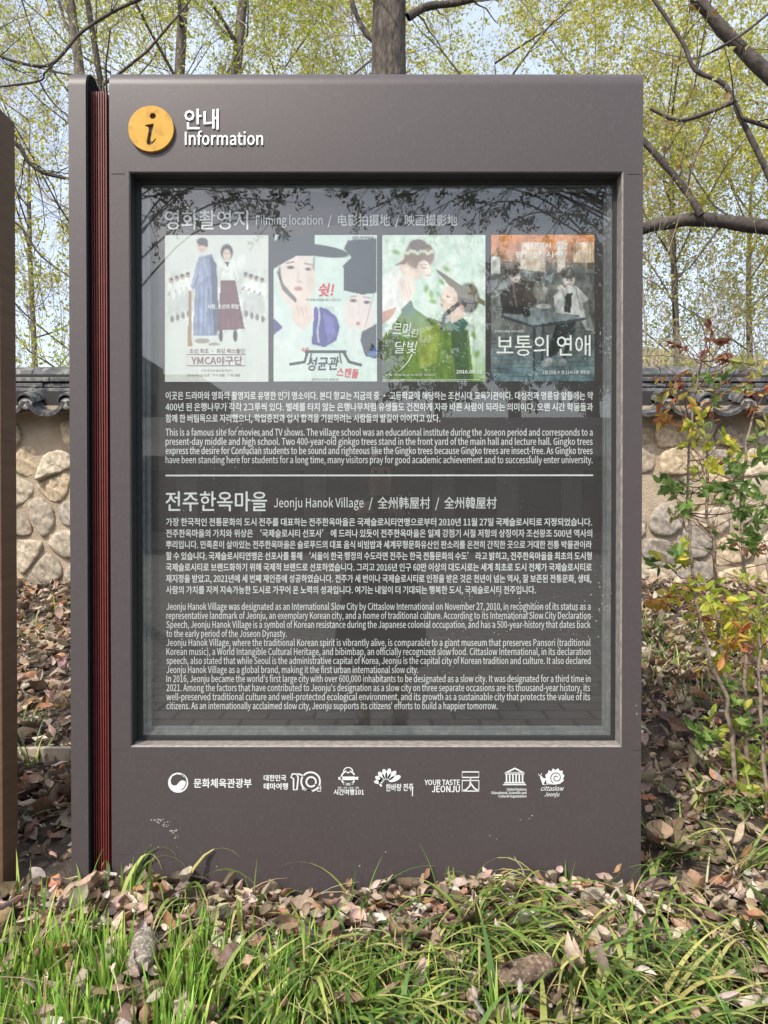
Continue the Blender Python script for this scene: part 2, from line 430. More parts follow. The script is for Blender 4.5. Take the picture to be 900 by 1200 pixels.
bm = bmesh.new(); slab(bm, xl, xr, (ox0, ox1, oz0, oz1))
bm_obj('panel_body', bm, [M['paint'], M['reveal'], M['seal_shade']], sign, smooth=True, sharp=25)
# seam marks where the header and foot plates meet the stiles
for (a, b, y) in ((130.5, 146, 203.2), (131.5, 138, 877.3), (735, 750.5, 203.5), (742, 751, 878), (136, 152, 1000)):
    p, q = at(a, y, 0), at(b, y + .6, 0); bm = bmesh.new(); add_box(bm, (p.x, -.0012, q.z), (q.x, -.0001, p.z)); bm_obj('seam', bm, M['seam'], sign)
# left post with its black end plate
pl, pr = at(82, 600, 0).x, at(102.2, 600, 0).x
bm = bmesh.new(); slab(bm, pl, pr)
bm_obj('side_post', bm, M['paint'], sign, smooth=True, sharp=25)
bm = bmesh.new()
zt = ztop - RD
for x in (pr + .0005, pr + .004):
    pass
prof = [(.003, ZB)] + [(.003, zt)] + [(RD - (RD - .003) * math.cos(a), zt + (RD - .003) * math.sin(a)) for a in [math.pi * i / 18 for i in range(1, 18)]] + [(2 * RD - .003, zt), (2 * RD - .003, ZB)]
A = [bm.verts.new((pr + .0006, y, z)) for y, z in prof]; B = [bm.verts.new((pr + .004, y, z)) for y, z in prof]
bm.faces.new(A); bm.faces.new(B[::-1])
for i in range(len(A)): bm.faces.new([A[i], A[(i + 1) % len(A)], B[(i + 1) % len(A)], B[i]])
bm_obj('post_cap_plate', bm, M['black'], sign)
# red louvre between post and panel
ztf = at(115, 107.5, .03).z
bx0, bx1 = pr + .004, xl - .0005
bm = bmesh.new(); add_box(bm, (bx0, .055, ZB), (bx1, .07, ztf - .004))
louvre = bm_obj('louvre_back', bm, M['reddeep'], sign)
f0, f1 = at(107.5, 600, .028).x, at(127.0, 600, .028).x
for i in range(7):
    x = f0 + (f1 - f0) * (i + .3) / 7
    bm = bmesh.new(); add_box(bm, (x, .028, ZB), (x + .0030, .0549, ztf))
    bm_obj('fin', bm, M['red'], louvre)
# frame, board, glass
def ring(bm, a, b, y0, y1, mi=0, lip=0):
    """rectangular ring between rect a (outer) and b (inner): front face at y0, inner reveal back to y1"""
    def q(r): return [(r[0], r[2]), (r[1], r[2]), (r[1], r[3]), (r[0], r[3])]
    o = [bm.verts.new((x, y0, z)) for x, z in q(a)]; n = [bm.verts.new((x, y0, z)) for x, z in q(b)]; d = [bm.verts.new((x, y1, z)) for x, z in q(b)]
    for i in range(4):
        k = (i + 1) % 4
        bm.faces.new([o[i], o[k], n[k], n[i]]).material_index = mi
        bm.faces.new([n[i], n[k], d[k], d[i]]).material_index = mi
pxm = 1 / 425.
o_ = (ox0 + .0005, ox1 - .0005, oz0 + .0005, oz1 - .0005)
r1 = (ox0 + 5 * pxm, ox1 - 4 * pxm, oz0 + 5 * pxm, oz1 - 4 * pxm)
r2 = (r1[0] + 3.5 * pxm, r1[1] - 6 * pxm, r1[2] + 3 * pxm, r1[3] - 2 * pxm)
r3 = (r2[0] + 5 * pxm, r2[1] - 2 * pxm, r2[2] + 5 * pxm, r2[3] - 3 * pxm)
bm = bmesh.new(); ring(bm, o_, r1, .044, .056, 1); ring(bm, r1, r2, .056, .066, 0); ring(bm, r2, r3, .066, .0805, 0)
bm_obj('window_frame', bm, [M['alu'], M['seal_shade']], sign)
YB = .080
bm = bmesh.new(); add_box(bm, (r2[0], YB, r2[2]), (r2[1], YB + .008, r2[3]))
board = bm_obj('display_board', bm, M['board'], sign)
bm = bmesh.new(); add_box(bm, (o_[0] + .004, .0485, o_[2] + .004), (o_[1] - .004, .0535, o_[3] - .004))
bm_obj('glass_pane', bm, M['glass'], sign)

# badge
def badge():
    cu = bpy.data.curves.new('badge', 'CURVE'); cu.dimensions = '2D'; cu.fill_mode = 'BOTH'; cu.extrude = .0035; cu.bevel_depth = .0008
    def spl(pts):
        s = cu.splines.new('POLY'); s.points.add(len(pts) - 1); s.use_cyclic_u = True
        for p, (x, y) in zip(s.points, pts): p.co = (x, -y, 0, 1)
    spl([(26.3 * math.cos(t), 26.3 * math.sin(t)) for t in [2 * math.pi * i / 56 for i in range(56)]])
    spl([(2.2 + 3.6 * math.cos(t), -14.5 + 3.6 * math.sin(t)) for t in [2 * math.pi * i / 16 for i in range(16)]])
    spl([(-6.4, -4.2), (3.6, -5.8), (-.4, 12.0), (-.2, 14.8), (1.6, 15.2), (5.4, 11.2), (6.2, 11.8), (3.6, 16.2), (-.8, 19.2), (-4.6, 18.0), (-5.0, 14.0), (-2.4, 1.4), (-2.8, -1.4), (-6.6, -2.8)])
    o = bpy.data.objects.new('b', cu); COL.objects.link(o); bpy.context.view_layer.update()
    me = bpy.data.meshes.new_from_object(o.evaluated_get(bpy.context.evaluated_depsgraph_get()))
    bpy.data.objects.remove(o)
    c = at(178, 152.5, 0); k = 2.0 / F
    for v in me.vertices: v.co = Vector((c.x + v.co.x * k, -.0046 - v.co.z, c.z + v.co.y * k))
    me.name = 'information_badge'
    return link('information_badge', me, M['yellow'], sign)
badge()
text_obj('header_lettering', [('안내', 216.5, 256.5, 150.2, 26.5, .012), ('Information', 217, 308.5, 170.3, 20.5, .010)], -.0003, M['white'], sign, extrude=.0016)

# ---- the printed board
YT = YB - .0012
text_obj('heading_lettering', [('영화촬영지', 193, 291, 267, 25, .012), ('Filming location', 300, 378, 263.3, 14.6, .004), ('/  电影拍摄地  /  映画撮影地', 384, 536, 263.5, 14.6, .006)], YT, M['vinyl'], board)
text_obj('heading_lettering', [('전주한옥마을', 194, 313, 597, 25.5, .012), ('Jeonju Hanok Village', 321, 426, 594.5, 14.6, .004), ('/  全州韩屋村  /  全州韓屋村', 432, 582, 595, 15, .006)], YT, M['vinyl'], board)
K1 = ['이곳은 드라마와 영화의 촬영지로 유명한 인기 명소이다. 본디 향교는 지금의 중 · 고등학교에 해당하는 조선시대 교육기관이다. 대성전과 명륜당 앞뜰에는 약',
      '400년 된 은행나무가 각각 2그루씩 있다. 벌레를 타지 않는 은행나무처럼 유생들도 건전하게 자라 바른 사람이 되라는 의미이다. 오랜 시간 학동들과',
      '함께 한 버팀목으로 자리했으니, 학업증진과 입시 합격을 기원하려는 사람들의 발길이 이어지고 있다.']
text_obj('paragraph_lettering', [(s, 194, (695, 695, 516)[i], 467.6 + i * 13.25, 10.6, .02) for i, s in enumerate(K1)], YT, M['vinyl'], board)
E1 = ['This is a famous site for movies and TV shows. The village school was an educational institute during the Joseon period and corresponds to a',
      'present-day middle and high school. Two 400-year-old ginkgo trees stand in the front yard of the main hall and lecture hall. Gingko trees',
      'express the desire for Confucian students to be sound and righteous like the Gingko trees because Gingko trees are insect-free. As Gingko trees',
      'have been standing here for students for a long time, many visitors pray for good academic achievement and to successfully enter university.']
text_obj('paragraph_lettering', [(s, 194, 694.5, 510.5 + i * 10.75, 10.9, .013) for i, s in enumerate(E1)], YT, M['vinyl'], board)
fl = Flat(); fl.poly([(194, 556.3), (695, 556.0), (695, 557.9), (194, 558.2)]); fl.build('divider_line', YT, M['vinyl'], board)
K2 = ['가장 한국적인 전통문화의 도시 전주를 대표하는 전주한옥마을은 국제슬로시티연맹으로부터 2010년 11월 27일 국제슬로시티로 지정되었습니다.',
      '전주한옥마을의 가치와 위상은 ‘국제슬로시티 선포사’ 에 드러나 있듯이 전주한옥마을은 일제 강점기 시절 저항의 상징이자 조선왕조 500년 역사의',
      '뿌리입니다. 민족혼이 살아있는 전주한옥마을은 슬로푸드의 대표 음식 비빔밥과 세계무형문화유산인 판소리를 온전히 간직한 곳으로 거대한 전통 박물관이라',
      '할 수 있습니다. 국제슬로시티연맹은 선포사를 통해 ‘서울이 한국 행정의 수도라면 전주는 한국 전통문화의 수도’ 라고 밝히고, 전주한옥마을을 최초의 도시형',
      '국제슬로시티로 브랜드화하기 위해 국제적 브랜드로 선포하였습니다. 그리고 2016년 인구 60만 이상의 대도시로는 세계 최초로 도시 전체가 국제슬로시티로',
      '재지정을 받았고, 2021년에 세 번째 재인증에 성공하였습니다. 전주가 세 번이나 국제슬로시티로 인정을 받은 것은 천년이 넘는 역사, 잘 보존된 전통문화, 생태,',
      '사람의 가치를 지켜 지속가능한 도시로 가꾸어 온 노력의 성과입니다. 여기는 내일이 더 기대되는 행복한 도시, 국제슬로시티 전주입니다.']
text_obj('paragraph_lettering', [(s, 194.5, (694, 694, 693.5, 693.5, 693.5, 693, 628)[i], 615.6 + i * 13.25, 10.4, .02) for i, s in enumerate(K2)], YT, M['vinyl'], board)
E2 = [('Jeonju Hanok Village was designated as an International Slow City by Cittaslow International on November 27, 2010, in recognition of its status as a', 692),
      ('representative landmark of Jeonju, an exemplary Korean city, and a home of traditional culture. According to its International Slow City Declaration', 692),
      ('Speech, Jeonju Hanok Village is a symbol of Korean resistance during the Japanese colonial occupation, and has a 500-year-history that dates back', 692),
      ('to the early period of the Joseon Dynasty.', 336),
      ('Jeonju Hanok Village, where the traditional Korean spirit is vibrantly alive, is comparable to a giant museum that preserves Pansori (traditional', 692),
      ('Korean music), a World Intangible Cultural Heritage, and bibimbap, an officially recognized slow food. Cittaslow International, in its declaration', 692),
      ('speech, also stated that while Seoul is the administrative capital of Korea, Jeonju is the capital city of Korean tradition and culture. It also declared', 692),
      ('Jeonju Hanok Village as a global brand, making it the first urban international slow city.', 490),
      ('In 2016, Jeonju became the world\'s first large city with over 600,000 inhabitants to be designated as a slow city. It was designated for a third time in', 692),
      ('2021. Among the factors that have contributed to Jeonju\'s designation as a slow city on three separate occasions are its thousand-year history, its', 691.5),
      ('well-preserved traditional culture and well-protected ecological environment, and its growth as a sustainable city that protects the value of its', 691.5),
      ('citizens. As an internationally acclaimed slow city, Jeonju supports its citizens\' efforts to build a happier tomorrow.', 583)]
text_obj('paragraph_lettering', [(s, 195, x, 714.6 + i * 10.58, 10.8, .011) for i, (s, x) in enumerate(E2)], YT, M['vinyl'], board)

# ---- posters: plain generic prints of the same size and colours
def srgb(r, g, b):
    return np.array([((c / 255 + .055) / 1.055) ** 2.4 if c > 10 else c / 255 / 12.92 for c in (r, g, b)])
class Paint:
    def __init__(s, nx=108, ny=152, base=(220, 228, 222)):
        s.U, s.T = np.meshgrid(np.linspace(0, 122, nx), np.linspace(0, 172, ny)); s.nx, s.ny = nx, ny
        s.C = np.ones(s.U.shape + (3,)) * srgb(*base); s.r = np.random.RandomState(nx + base[0])
    def mix(s, m, c, a=1):
        m = (np.clip(m, 0, 1) * a)[..., None]; s.C = s.C * (1 - m) + srgb(*c) * m
    def ell(s, x, y, rx, ry, c, soft=.12, rot=0, a=1):
        dx, dy = s.U - x, s.T - y; q, w = math.cos(rot), math.sin(rot)
        e = np.sqrt(((dx * q + dy * w) / rx) ** 2 + ((dy * q - dx * w) / ry) ** 2)
        s.mix((1 + soft - e) / (2 * soft), c, a)
    def poly(s, pts, c, a=1):
        m = np.zeros(s.U.shape, bool); n = len(pts)
        for i in range(n):
            (x0, y0), (x1, y1) = pts[i], pts[(i + 1) % n]
            if y0 == y1: continue
            cr = ((s.T >= min(y0, y1)) & (s.T < max(y0, y1))) & (s.U < x0 + (s.T - y0) / (y1 - y0) * (x1 - x0)); m ^= cr
        s.mix(m.astype(float), c, a)
    def noise(s, k, seed=0):
        r = np.random.RandomState(seed); h = r.rand(k + 2, k + 2)
        a = s.U / 122 * k; b = s.T / 172 * k; i = a.astype(int).clip(0, k); j = b.astype(int).clip(0, k); fa = a - i; fb = b - j
        fa = fa * fa * (3 - 2 * fa); fb = fb * fb * (3 - 2 * fb)
        return (h[j, i] * (1 - fa) + h[j, i + 1] * fa) * (1 - fb) + (h[j + 1, i] * (1 - fa) + h[j + 1, i + 1] * fa) * fb
    def cloth(s, seed, amt, x0=0, y0=0, x1=122, y1=172):
        a = s.noise(26, seed) * .5 + s.noise(52, seed + 1) * .3 + s.noise(11, seed + 2) * .4 - .6
        m = ((s.U >= x0) & (s.U <= x1) & (s.T >= y0) & (s.T <= y1)).astype(float)
        s.C *= np.clip(1 + amt * a * m, .25, 1.8)[..., None]
    def line(s, x0, y0, x1, y1, w, c, a=1):
        dx, dy = x1 - x0, y1 - y0; L = math.hypot(dx, dy); t = np.clip(((s.U - x0) * dx + (s.T - y0) * dy) / L ** 2, 0, 1)
        d = np.hypot(s.U - x0 - dx * t, s.T - y0 - dy * t); s.mix(np.clip(w - d + .5, 0, 1), c, a)
    def grain(s, amt):
        s.C *= (1 + amt * (s.r.rand(*s.U.shape)[..., None] - .5))
    def build(s, name, X, Yp, w, h, label):
        P = np.stack([X + s.U.ravel() / 122 * w, Yp + s.T.ravel() / 172 * h], 1)
        V = at_np(P, YT); I = np.arange(s.nx * s.ny).reshape(s.ny, s.nx)
        Fq = np.stack([I[:-1, :-1].ravel(), I[1:, :-1].ravel(), I[1:, 1:].ravel(), I[:-1, 1:].ravel()], 1)
        o = fast_mesh(name, V, Fq, M['print'], board, col=np.clip(s.C.reshape(-1, 3) * .8, .004, .82)); o['label'] = label
        return o
def ink(name, r, g, b): return mat(name, tuple(srgb(r, g, b)), rough=.6)
I_maroon, I_white, I_black, I_red = ink('maroon ink', 110, 70, 72), ink('white ink', 214, 218, 214), ink('black ink', 40, 44, 46), ink('red ink', 190, 40, 45)
YP = YT - .0007
# generic poster one: pale sheet, a blue and a maroon standing figure, small pale figures behind
p = Paint(base=(206, 212, 208))
p.mix(p.noise(14, 3), (222, 226, 222), .5)
for sx in (-1, 1):
    for i in range(4):
        x = 61 + sx * (34 + i * 6.5); y = 47 + i * 2.2
        p.ell(x, y + 12, 4.6, 12, (226, 229, 226)); p.ell(x, y + 30, 3.6, 14, (190, 196, 194), a=.8); p.ell(x, y, 2.5, 3, (176, 158, 148))
        p.ell(x, y - 2, 2.6, 1.8, (96, 94, 92)); p.ell(x + 1, y + 45, 2.2, 4, (126, 124, 120)); p.ell(x - 2.5, y + 15, 1, 3, (140, 138, 136), rot=.5)
p.poly([(40, 26), (56, 22), (60, 40), (62, 118), (33, 118), (36, 62), (30, 60)], (128, 142, 174))
for q in range(5): p.poly([(38 + q * 5, 60), (39.4 + q * 5, 60), (37.5 + q * 5.6, 117), (35.5 + q * 5.6, 117)], (160, 172, 196), .8)
p.poly([(40, 30), (46, 24), (52, 46), (34, 64), (30, 60)], (152, 164, 190)); p.poly([(53, 24), (61, 34), (64, 110), (58, 118), (55, 60)], (92, 98, 122))
p.ell(44, 13, 6, 8, (206, 188, 176)); p.ell(44, 7.5, 6.6, 4.6, (80, 76, 74)); p.ell(49, 10, 2, 4, (80, 76, 74))
p.poly([(64, 34), (82, 34), (88, 54), (66, 58)], (220, 226, 222)); p.poly([(66, 53), (83, 53), (94, 110), (62, 112)], (112, 78, 82))
for q in range(4): p.poly([(69 + q * 4, 56), (70 + q * 4, 56), (69 + q * 6.6, 110), (67.4 + q * 6.6, 110)], (132, 98, 100), .7)
p.ell(73, 20, 7.4, 9.6, (72, 66, 66)); p.ell(73, 23, 4.6, 6.8, (208, 190, 180)); p.poly([(70, 31), (76, 31), (74, 37)], (70, 70, 72))
p.ell(66, 118, 2.4, 7, (62, 58, 58)); p.ell(83, 118, 2.6, 7, (62, 58, 58)); p.ell(44, 124, 9, 3, (150, 146, 138)); p.ell(58, 128, 7, 1.8, (150, 146, 138))
p.poly([(28, 66), (31, 66), (32, 130), (27, 130)], (164, 130, 96))
for q in range(6): p.line(42 + q * 3, 34 + q, 36 + q * 4.5, 58, .35, (96, 108, 142), .7)
p.line(33, 62, 40, 48, .5, (84, 96, 128)); p.line(40, 66, 38, 116, .5, (96, 108, 142), .8); p.line(52, 62, 54, 116, .6, (86, 98, 132), .8)
for (x, y) in ((41, 12.5), (46, 12.8)): p.ell(x, y, 1.1, .6, (80, 68, 64), .4)
p.line(41, 17, 46, 16.6, .4, (140, 84, 80), .8)
for (x, y) in ((71, 22), (75, 22)): p.ell(x, y, 1, .6, (70, 60, 58), .4)
p.line(71.6, 26.4, 74.6, 26.4, .4, (160, 84, 84), .8); p.line(68, 38, 64, 54, .4, (168, 178, 176)); p.line(80, 38, 84, 54, .4, (168, 178, 176))
p.cloth(41, .55, 30, 22, 95, 118); p.cloth(44, .4, 0, 40, 122, 100)
p.grain(.10)
p.build('poster', 193.3, 275.6, 121.2, 171.8, 'pale poster with blue robed and maroon skirted figures')
text_obj('poster_lettering', [('조선 최초 · 최강 베쓰볼단', 222, 287, 413.5, 6.2, .01), ('YMCA야구단', 224, 284, 426.5, 11, .022), ('조선 최고의 베쓰볼 이야기', 236, 272, 435.5, 3.4, 0), ('2002년 가을 개봉', 219, 282, 441, 3.6, 0)], YP, I_maroon, board)
text_obj('poster_lettering', [('사랑, 조선의 희망', 243, 280, 361.5, 6, .02)], YP, I_white, board)
fl = Flat(); fl.stroke([(219, 415.5), (287.5, 415.5), (287.5, 428.5), (219, 428.5)], .8, closed=True); fl.build('poster_box_line', YP, I_maroon, board)
# generic poster two: mint sheet, two figures under tall dark hats
p = Paint(base=(205, 222, 216))
DK = (64, 72, 77)
p.poly([(0, 62), (11, 102), (18, 96), (36, 112), (44, 130), (46, 172), (0, 172)], (212, 224, 220)); p.poly([(0, 98), (11, 108), (0, 118)], (86, 86, 142))
p.poly([(48, 84), (62, 86), (74, 96), (78, 108), (74, 124), (60, 132), (45, 128)], (82, 82, 150)); p.poly([(58, 90), (70, 98), (74, 118), (64, 128)], (120, 122, 184), .7)
p.ell(27, 50, 22, 36, (226, 214, 206), .06); p.poly([(6, 40), (12, 58), (28, 76), (26, 80), (10, 64), (4, 44)], (70, 68, 68), .8)
p.poly([(22, 82), (44, 80), (48, 98), (36, 112), (22, 102)], (222, 206, 196)); p.ell(34, 72, 3.2, 14, (228, 212, 202), rot=.15)
p.poly([(0, 0), (48, 0), (50, 24), (28, 24), (6, 36), (0, 40)], DK); p.ell(52, 18, 38, 7, DK, .06, rot=.14)
p.poly([(2, 0), (5, 0), (3, 6), (1, 6)], (210, 222, 218))
p.ell(101, 92, 18, 24, (226, 214, 210), .06); p.ell(99, 104, 3.4, 2, (190, 130, 130)); p.ell(95, 102, 2.6, 12, (228, 216, 210))
p.poly([(88, 6), (122, 4), (122, 68), (104, 70), (83, 65), (82, 36), (92, 26), (83, 16)], DK)
p.ell(20, 38, 4.6, 2, (110, 98, 96), .3); p.ell(41, 40, 4, 2, (110, 98, 96), .3); p.ell(29, 63, 5, 2.6, (186, 132, 128), .3); p.ell(94, 77, 4.2, 2, (120, 106, 104), .3); p.ell(110, 79, 4.2, 2, (120, 106, 104), .3)
p.line(15, 33, 24, 31.6, .9, (90, 80, 78), .8); p.line(37, 33.6, 45, 35, .9, (90, 80, 78), .8); p.line(30, 42, 28.4, 54, .7, (196, 172, 160), .7); p.ell(30.6, 55, 3.4, 1.4, (190, 160, 150), .4, a=.7)
p.ell(44, 54, 5, 18, (198, 178, 168), .5, a=.5); p.ell(20, 38.4, 1.5, 1.4, (40, 34, 34), .4); p.ell(41, 40.2, 1.4, 1.3, (40, 34, 34), .4); p.line(7, 38, 8, 52, 1.2, (60, 58, 58), .7); p.line(48, 26, 47, 40, 1, (60, 58, 58), .7)
for q in range(3): p.line(28 + q * 5, 84 + q, 30 + q * 5, 94 + q, .4, (176, 150, 138), .8)
p.line(91, 72.6, 98, 71.6, .7, (110, 98, 96), .8); p.line(106, 72.8, 114, 74, .7, (110, 98, 96), .8); p.ell(94.4, 77.4, 1.3, 1.3, (50, 44, 44), .4); p.ell(110, 79.4, 1.3, 1.3, (50, 44, 44), .4); p.line(101, 80, 100, 92, .6, (204, 182, 176), .7)
p.line(118, 70, 108, 108, .4, (90, 86, 84), .8); p.line(120, 44, 104, 64, .4, (30, 34, 36), .8)
for q in range(14): p.ell(53 + math.sin(q * .5), 86 + q * 3, 1, 1.2, (226, 228, 230), .3)
p.poly([(100, 116), (122, 104), (122, 146), (108, 142)], (70, 78, 84)); p.poly([(110, 142), (121, 130), (122, 142)], (78, 110, 170))
p.poly([(88, 112), (98, 106), (104, 116), (98, 146), (84, 120)], (216, 226, 222))
p.cloth(51, .35, 0, 0, 50, 36); p.cloth(54, .6, 45, 84, 80, 132); p.cloth(57, .22)
p.grain(.06)
p.build('poster', 320.6, 275.4, 121.2, 171.6, 'mint poster with two faces under tall dark hats')
fl = Flat()
fl.stroke([(357, 412), (406, 412)], 3.2); fl.stroke([(360, 413), (357, 424), (339, 427)], 3.2); fl.stroke([(403, 413), (409, 424), (424, 428)], 3.4)
fl.stroke([(365, 414), (362, 427)], 1.6); fl.stroke([(398, 414), (400, 426)], 1.6); fl.build('poster_roof_strokes', YP, I_black, board)
text_obj('poster_lettering', [('성균관', 360, 398, 433, 17, .03, .25, -.03), ('한 번쯤 비밀을 품고 싶은 날', 359, 399, 352.5, 3.4, 0), ('월화드라마 첫방송', 365, 397, 446, 3.4, 0), ('KBS 한국방송', 413, 438, 280, 4, .02)], YP, I_black, board)
text_obj('poster_lettering', [('쉿!', 373, 392, 346, 17, .03, .2), ('스캔들', 394, 420, 440, 12, .03, .1, .1), ('수목', 353, 362, 412, 6, .02)], YP, I_red, board)
# generic poster three: airy green print with a pale and a green figure
p = Paint(base=(206, 226, 214))
n1 = p.noise(9, 5); n2 = p.noise(24, 6); n3 = p.noise(5, 8)
p.mix(np.clip(n1 * 1.6 - .5, 0, 1), (228, 236, 228), .8); p.mix(np.clip(n2 * 2 - 1, 0, 1) * n3, (150, 190, 160), .8)
p.mix(np.clip((p.T - 130) / 40, 0, 1) * np.clip((p.U - 95) / 10, 0, 1), (128, 170, 90), .9)
for (x, y) in ((16, 20), (58, 70), (52, 63), (70, 55), (76, 40), (60, 78), (108, 118), (112, 140)): p.ell(x, y, 4.5, 2.6, (128, 170, 84), .5, rot=x)
p.poly([(0, 48), (20, 36), (30, 48), (34, 76), (22, 88), (0, 92)], (226, 228, 224)); p.poly([(0, 90), (18, 84), (10, 98), (0, 104)], (196, 150, 128))
p.ell(36, 36, 15, 17, (226, 208, 194), .08); p.ell(44, 24, 18, 16, (142, 120, 104), .1); p.ell(42, 13, 11, 8, (112, 98, 88), .1); p.ell(49, 40, 8, 10, (232, 214, 202), .1); p.poly([(14, 36), (30, 26), (28, 34)], (140, 112, 92))
for k in range(9): p.ell(26 + k * 4, 20 + math.sin(k * 2) * 1.5, 2.6, 2, (206, 216, 196), .3)
p.poly([(18, 52), (34, 48), (40, 62), (32, 78), (22, 76)], (230, 216, 206))
p.poly([(14, 104), (30, 80), (52, 96), (90, 108), (102, 112), (108, 172), (0, 172), (0, 120)], (104, 132, 62))
p.poly([(40, 110), (70, 104), (64, 150), (44, 158)], (150, 164, 76), .7); p.poly([(80, 108), (100, 114), (104, 172), (88, 172)], (66, 92, 70), .8); p.poly([(0, 128), (16, 106), (24, 140), (8, 172), (0, 172)], (92, 104, 84), .8)
p.poly([(22, 88), (34, 76), (40, 92), (30, 98)], (96, 128, 110)); p.poly([(74, 104), (92, 94), (102, 104), (94, 116)], (78, 116, 104))
p.ell(84, 76, 15, 18, (228, 208, 192), .06); p.poly([(78, 96), (92, 84), (98, 96), (82, 104)], (224, 200, 184)); p.ell(102, 74, 13, 18, (92, 86, 78), .1); p.poly([(82, 58), (112, 62), (104, 76), (90, 72)], (128, 120, 96))
p.poly([(62, 40), (68, 42), (122, 78), (122, 84), (100, 72), (80, 60)], (120, 114, 92)); p.poly([(92, 76), (98, 78), (76, 96), (72, 112), (68, 110), (72, 92)], (86, 80, 74))
for q in range(9): p.line(30 + q * 3.4, 12 + abs(q - 4) * 1.6, 27 + q * 4, 30, .35, (84, 70, 60), .5)
p.line(46, 38, 52, 39, .5, (110, 84, 74)); p.line(44, 35, 52, 35, .6, (104, 82, 70), .7); p.line(53, 48, 57, 47, .5, (176, 104, 96)); p.line(76, 72, 80, 73, .6, (96, 76, 66)); p.line(70, 82, 73, 83, .6, (176, 108, 98)); p.ell(94, 86, 3, 4, (208, 170, 150), .3)
for q in range(3): p.line(22 + q * 4, 56, 26 + q * 4, 70, .4, (190, 164, 148), .8)
p.cloth(61, .9, 0, 96, 110, 172); p.cloth(64, .45)
p.grain(.10)
p.build('poster', 448.0, 275.4, 120.8, 171.6, 'airy green poster with a green jacketed figure')
text_obj('poster_lettering', [('구르미', 450, 481, 391, 17, .0, .15, .05), ('그린', 472, 490, 394.5, 11, .0, .2), ('달빛', 463, 489, 413, 16, .0, .2), ('2016.08.22', 534.5, 565, 437.5, 5.2, .03), ('달빛 아래에서 시작된 이야기', 451, 510, 440.5, 3, 0)], YP, I_white, board)
for st_, w_ in (([(483, 415), (478, 424), (471, 432), (465, 436)], 1.6), ([(449, 445.2), (562, 445)], .5)):
    fl = Flat(); fl.stroke(st_, w_, taper=w_ > 1.5); fl.build('poster_brush_stroke', YP, I_white, board)
# generic poster four: orange to teal print, two figures at a table
p = Paint(base=(112, 116, 114))
t_ = p.T / 172
n1 = p.noise(16, 21); n2 = p.noise(30, 22)
p.mix(np.clip(n1 * 1.8 - .5, 0, 1), (150, 154, 150), .6); p.mix(np.clip(n2 * 2 - 1, 0, 1), (74, 80, 80), .8)
p.mix(np.clip(1.25 - t_ * 5.5, 0, 1), (214, 140, 78), .92); p.mix(np.clip(n2 * 2 - 1, 0, 1) * np.clip(1 - t_ * 5, 0, 1), (226, 168, 116), .8)
p.mix(np.clip(t_ * 2.4 - 1.5, 0, 1), (108, 146, 156), .75)
p.poly([(36, 8), (64, 8), (64, 44), (34, 40)], (216, 204, 188), .7); p.poly([(78, 8), (90, 6), (86, 44), (78, 44)], (222, 216, 206), .7); p.poly([(0, 26), (11, 26), (11, 46), (0, 46)], (210, 214, 210))
p.poly([(98, 8), (122, 8), (122, 32), (98, 32)], (220, 204, 180), .8)
for k in range(7): p.poly([(99 + k * 3.2, 9), (99.8 + k * 3.2, 9), (99.8 + k * 3.2, 31), (99 + k * 3.2, 31)], (170, 140, 110), .7)
p.poly([(113, 32), (122, 32), (122, 41), (113, 41)], (96, 88, 74))
for k in range(12): p.poly([(0, 112 + k * 5), (122, 108 + k * 5), (122, 108.8 + k * 5), (0, 112.8 + k * 5)], (66, 84, 90), .55)
p.poly([(14, 66), (34, 52), (52, 56), (54, 80), (34, 96), (16, 94)], (78, 70, 66)); p.poly([(10, 70), (20, 62), (22, 88), (14, 96)], (62, 62, 62))
p.ell(28, 48, 6.4, 8, (206, 196, 188), .1); p.ell(25, 42, 9, 7.4, (70, 62, 52), .1); p.ell(58, 66, 8, 10, (160, 158, 150), .2)
p.poly([(74, 72), (84, 62), (100, 60), (114, 74), (116, 92), (122, 112), (112, 112), (104, 94), (76, 92)], (206, 210, 208)); p.poly([(88, 70), (96, 68), (94, 92), (86, 90)], (64, 66, 66))
p.ell(92, 53, 6.6, 8.4, (216, 208, 202), .1); p.ell(91, 45, 9.4, 7, (92, 88, 80), .1); p.ell(82, 62, 4, 3.4, (208, 200, 194), .15)
p.poly([(78, 100), (106, 96), (94, 112), (78, 140), (70, 144), (66, 140)], (46, 52, 54)); p.poly([(94, 112), (100, 110), (88, 146), (82, 150)], (56, 62, 64)); p.ell(66, 150, 7, 4.4, (176, 182, 182), rot=-.5); p.ell(84, 150, 6, 4, (160, 168, 170), rot=-.5)
p.poly([(12, 94), (50, 86), (112, 98), (50, 108)], (140, 152, 156)); p.poly([(12, 94), (50, 106), (112, 97), (112, 100), (50, 110), (12, 97)], (70, 78, 82))
p.ell(30, 88, 12, 6, (52, 52, 52), .15); p.ell(42, 92, 5, 5, (40, 40, 40), .15); p.ell(62, 84, 8, 3, (206, 206, 200), .2)
p.poly([(60, 104), (63, 104), (62, 148), (59, 148)], (60, 70, 74)); p.poly([(50, 110), (53, 110), (51, 170), (49, 170)], (60, 70, 74)); p.poly([(108, 80), (122, 74), (122, 112), (114, 110)], (92, 96, 92), .7)
for (x, y) in ((26, 48), (31, 47.4), (89.6, 53), (95, 53)): p.ell(x, y, 1.2, .7, (50, 44, 42), .4)
p.line(27, 53, 31, 52.6, .5, (130, 84, 76)); p.line(90, 58, 94.6, 58, .5, (150, 86, 80)); p.line(26, 58, 30, 84, .9, (160, 150, 142), .7); p.line(84, 64, 90, 84, .6, (120, 126, 128)); p.line(100, 62, 106, 88, .6, (120, 126, 128)); p.line(104, 78, 114, 92, .5, (130, 134, 134))
p.C[40:] *= .72
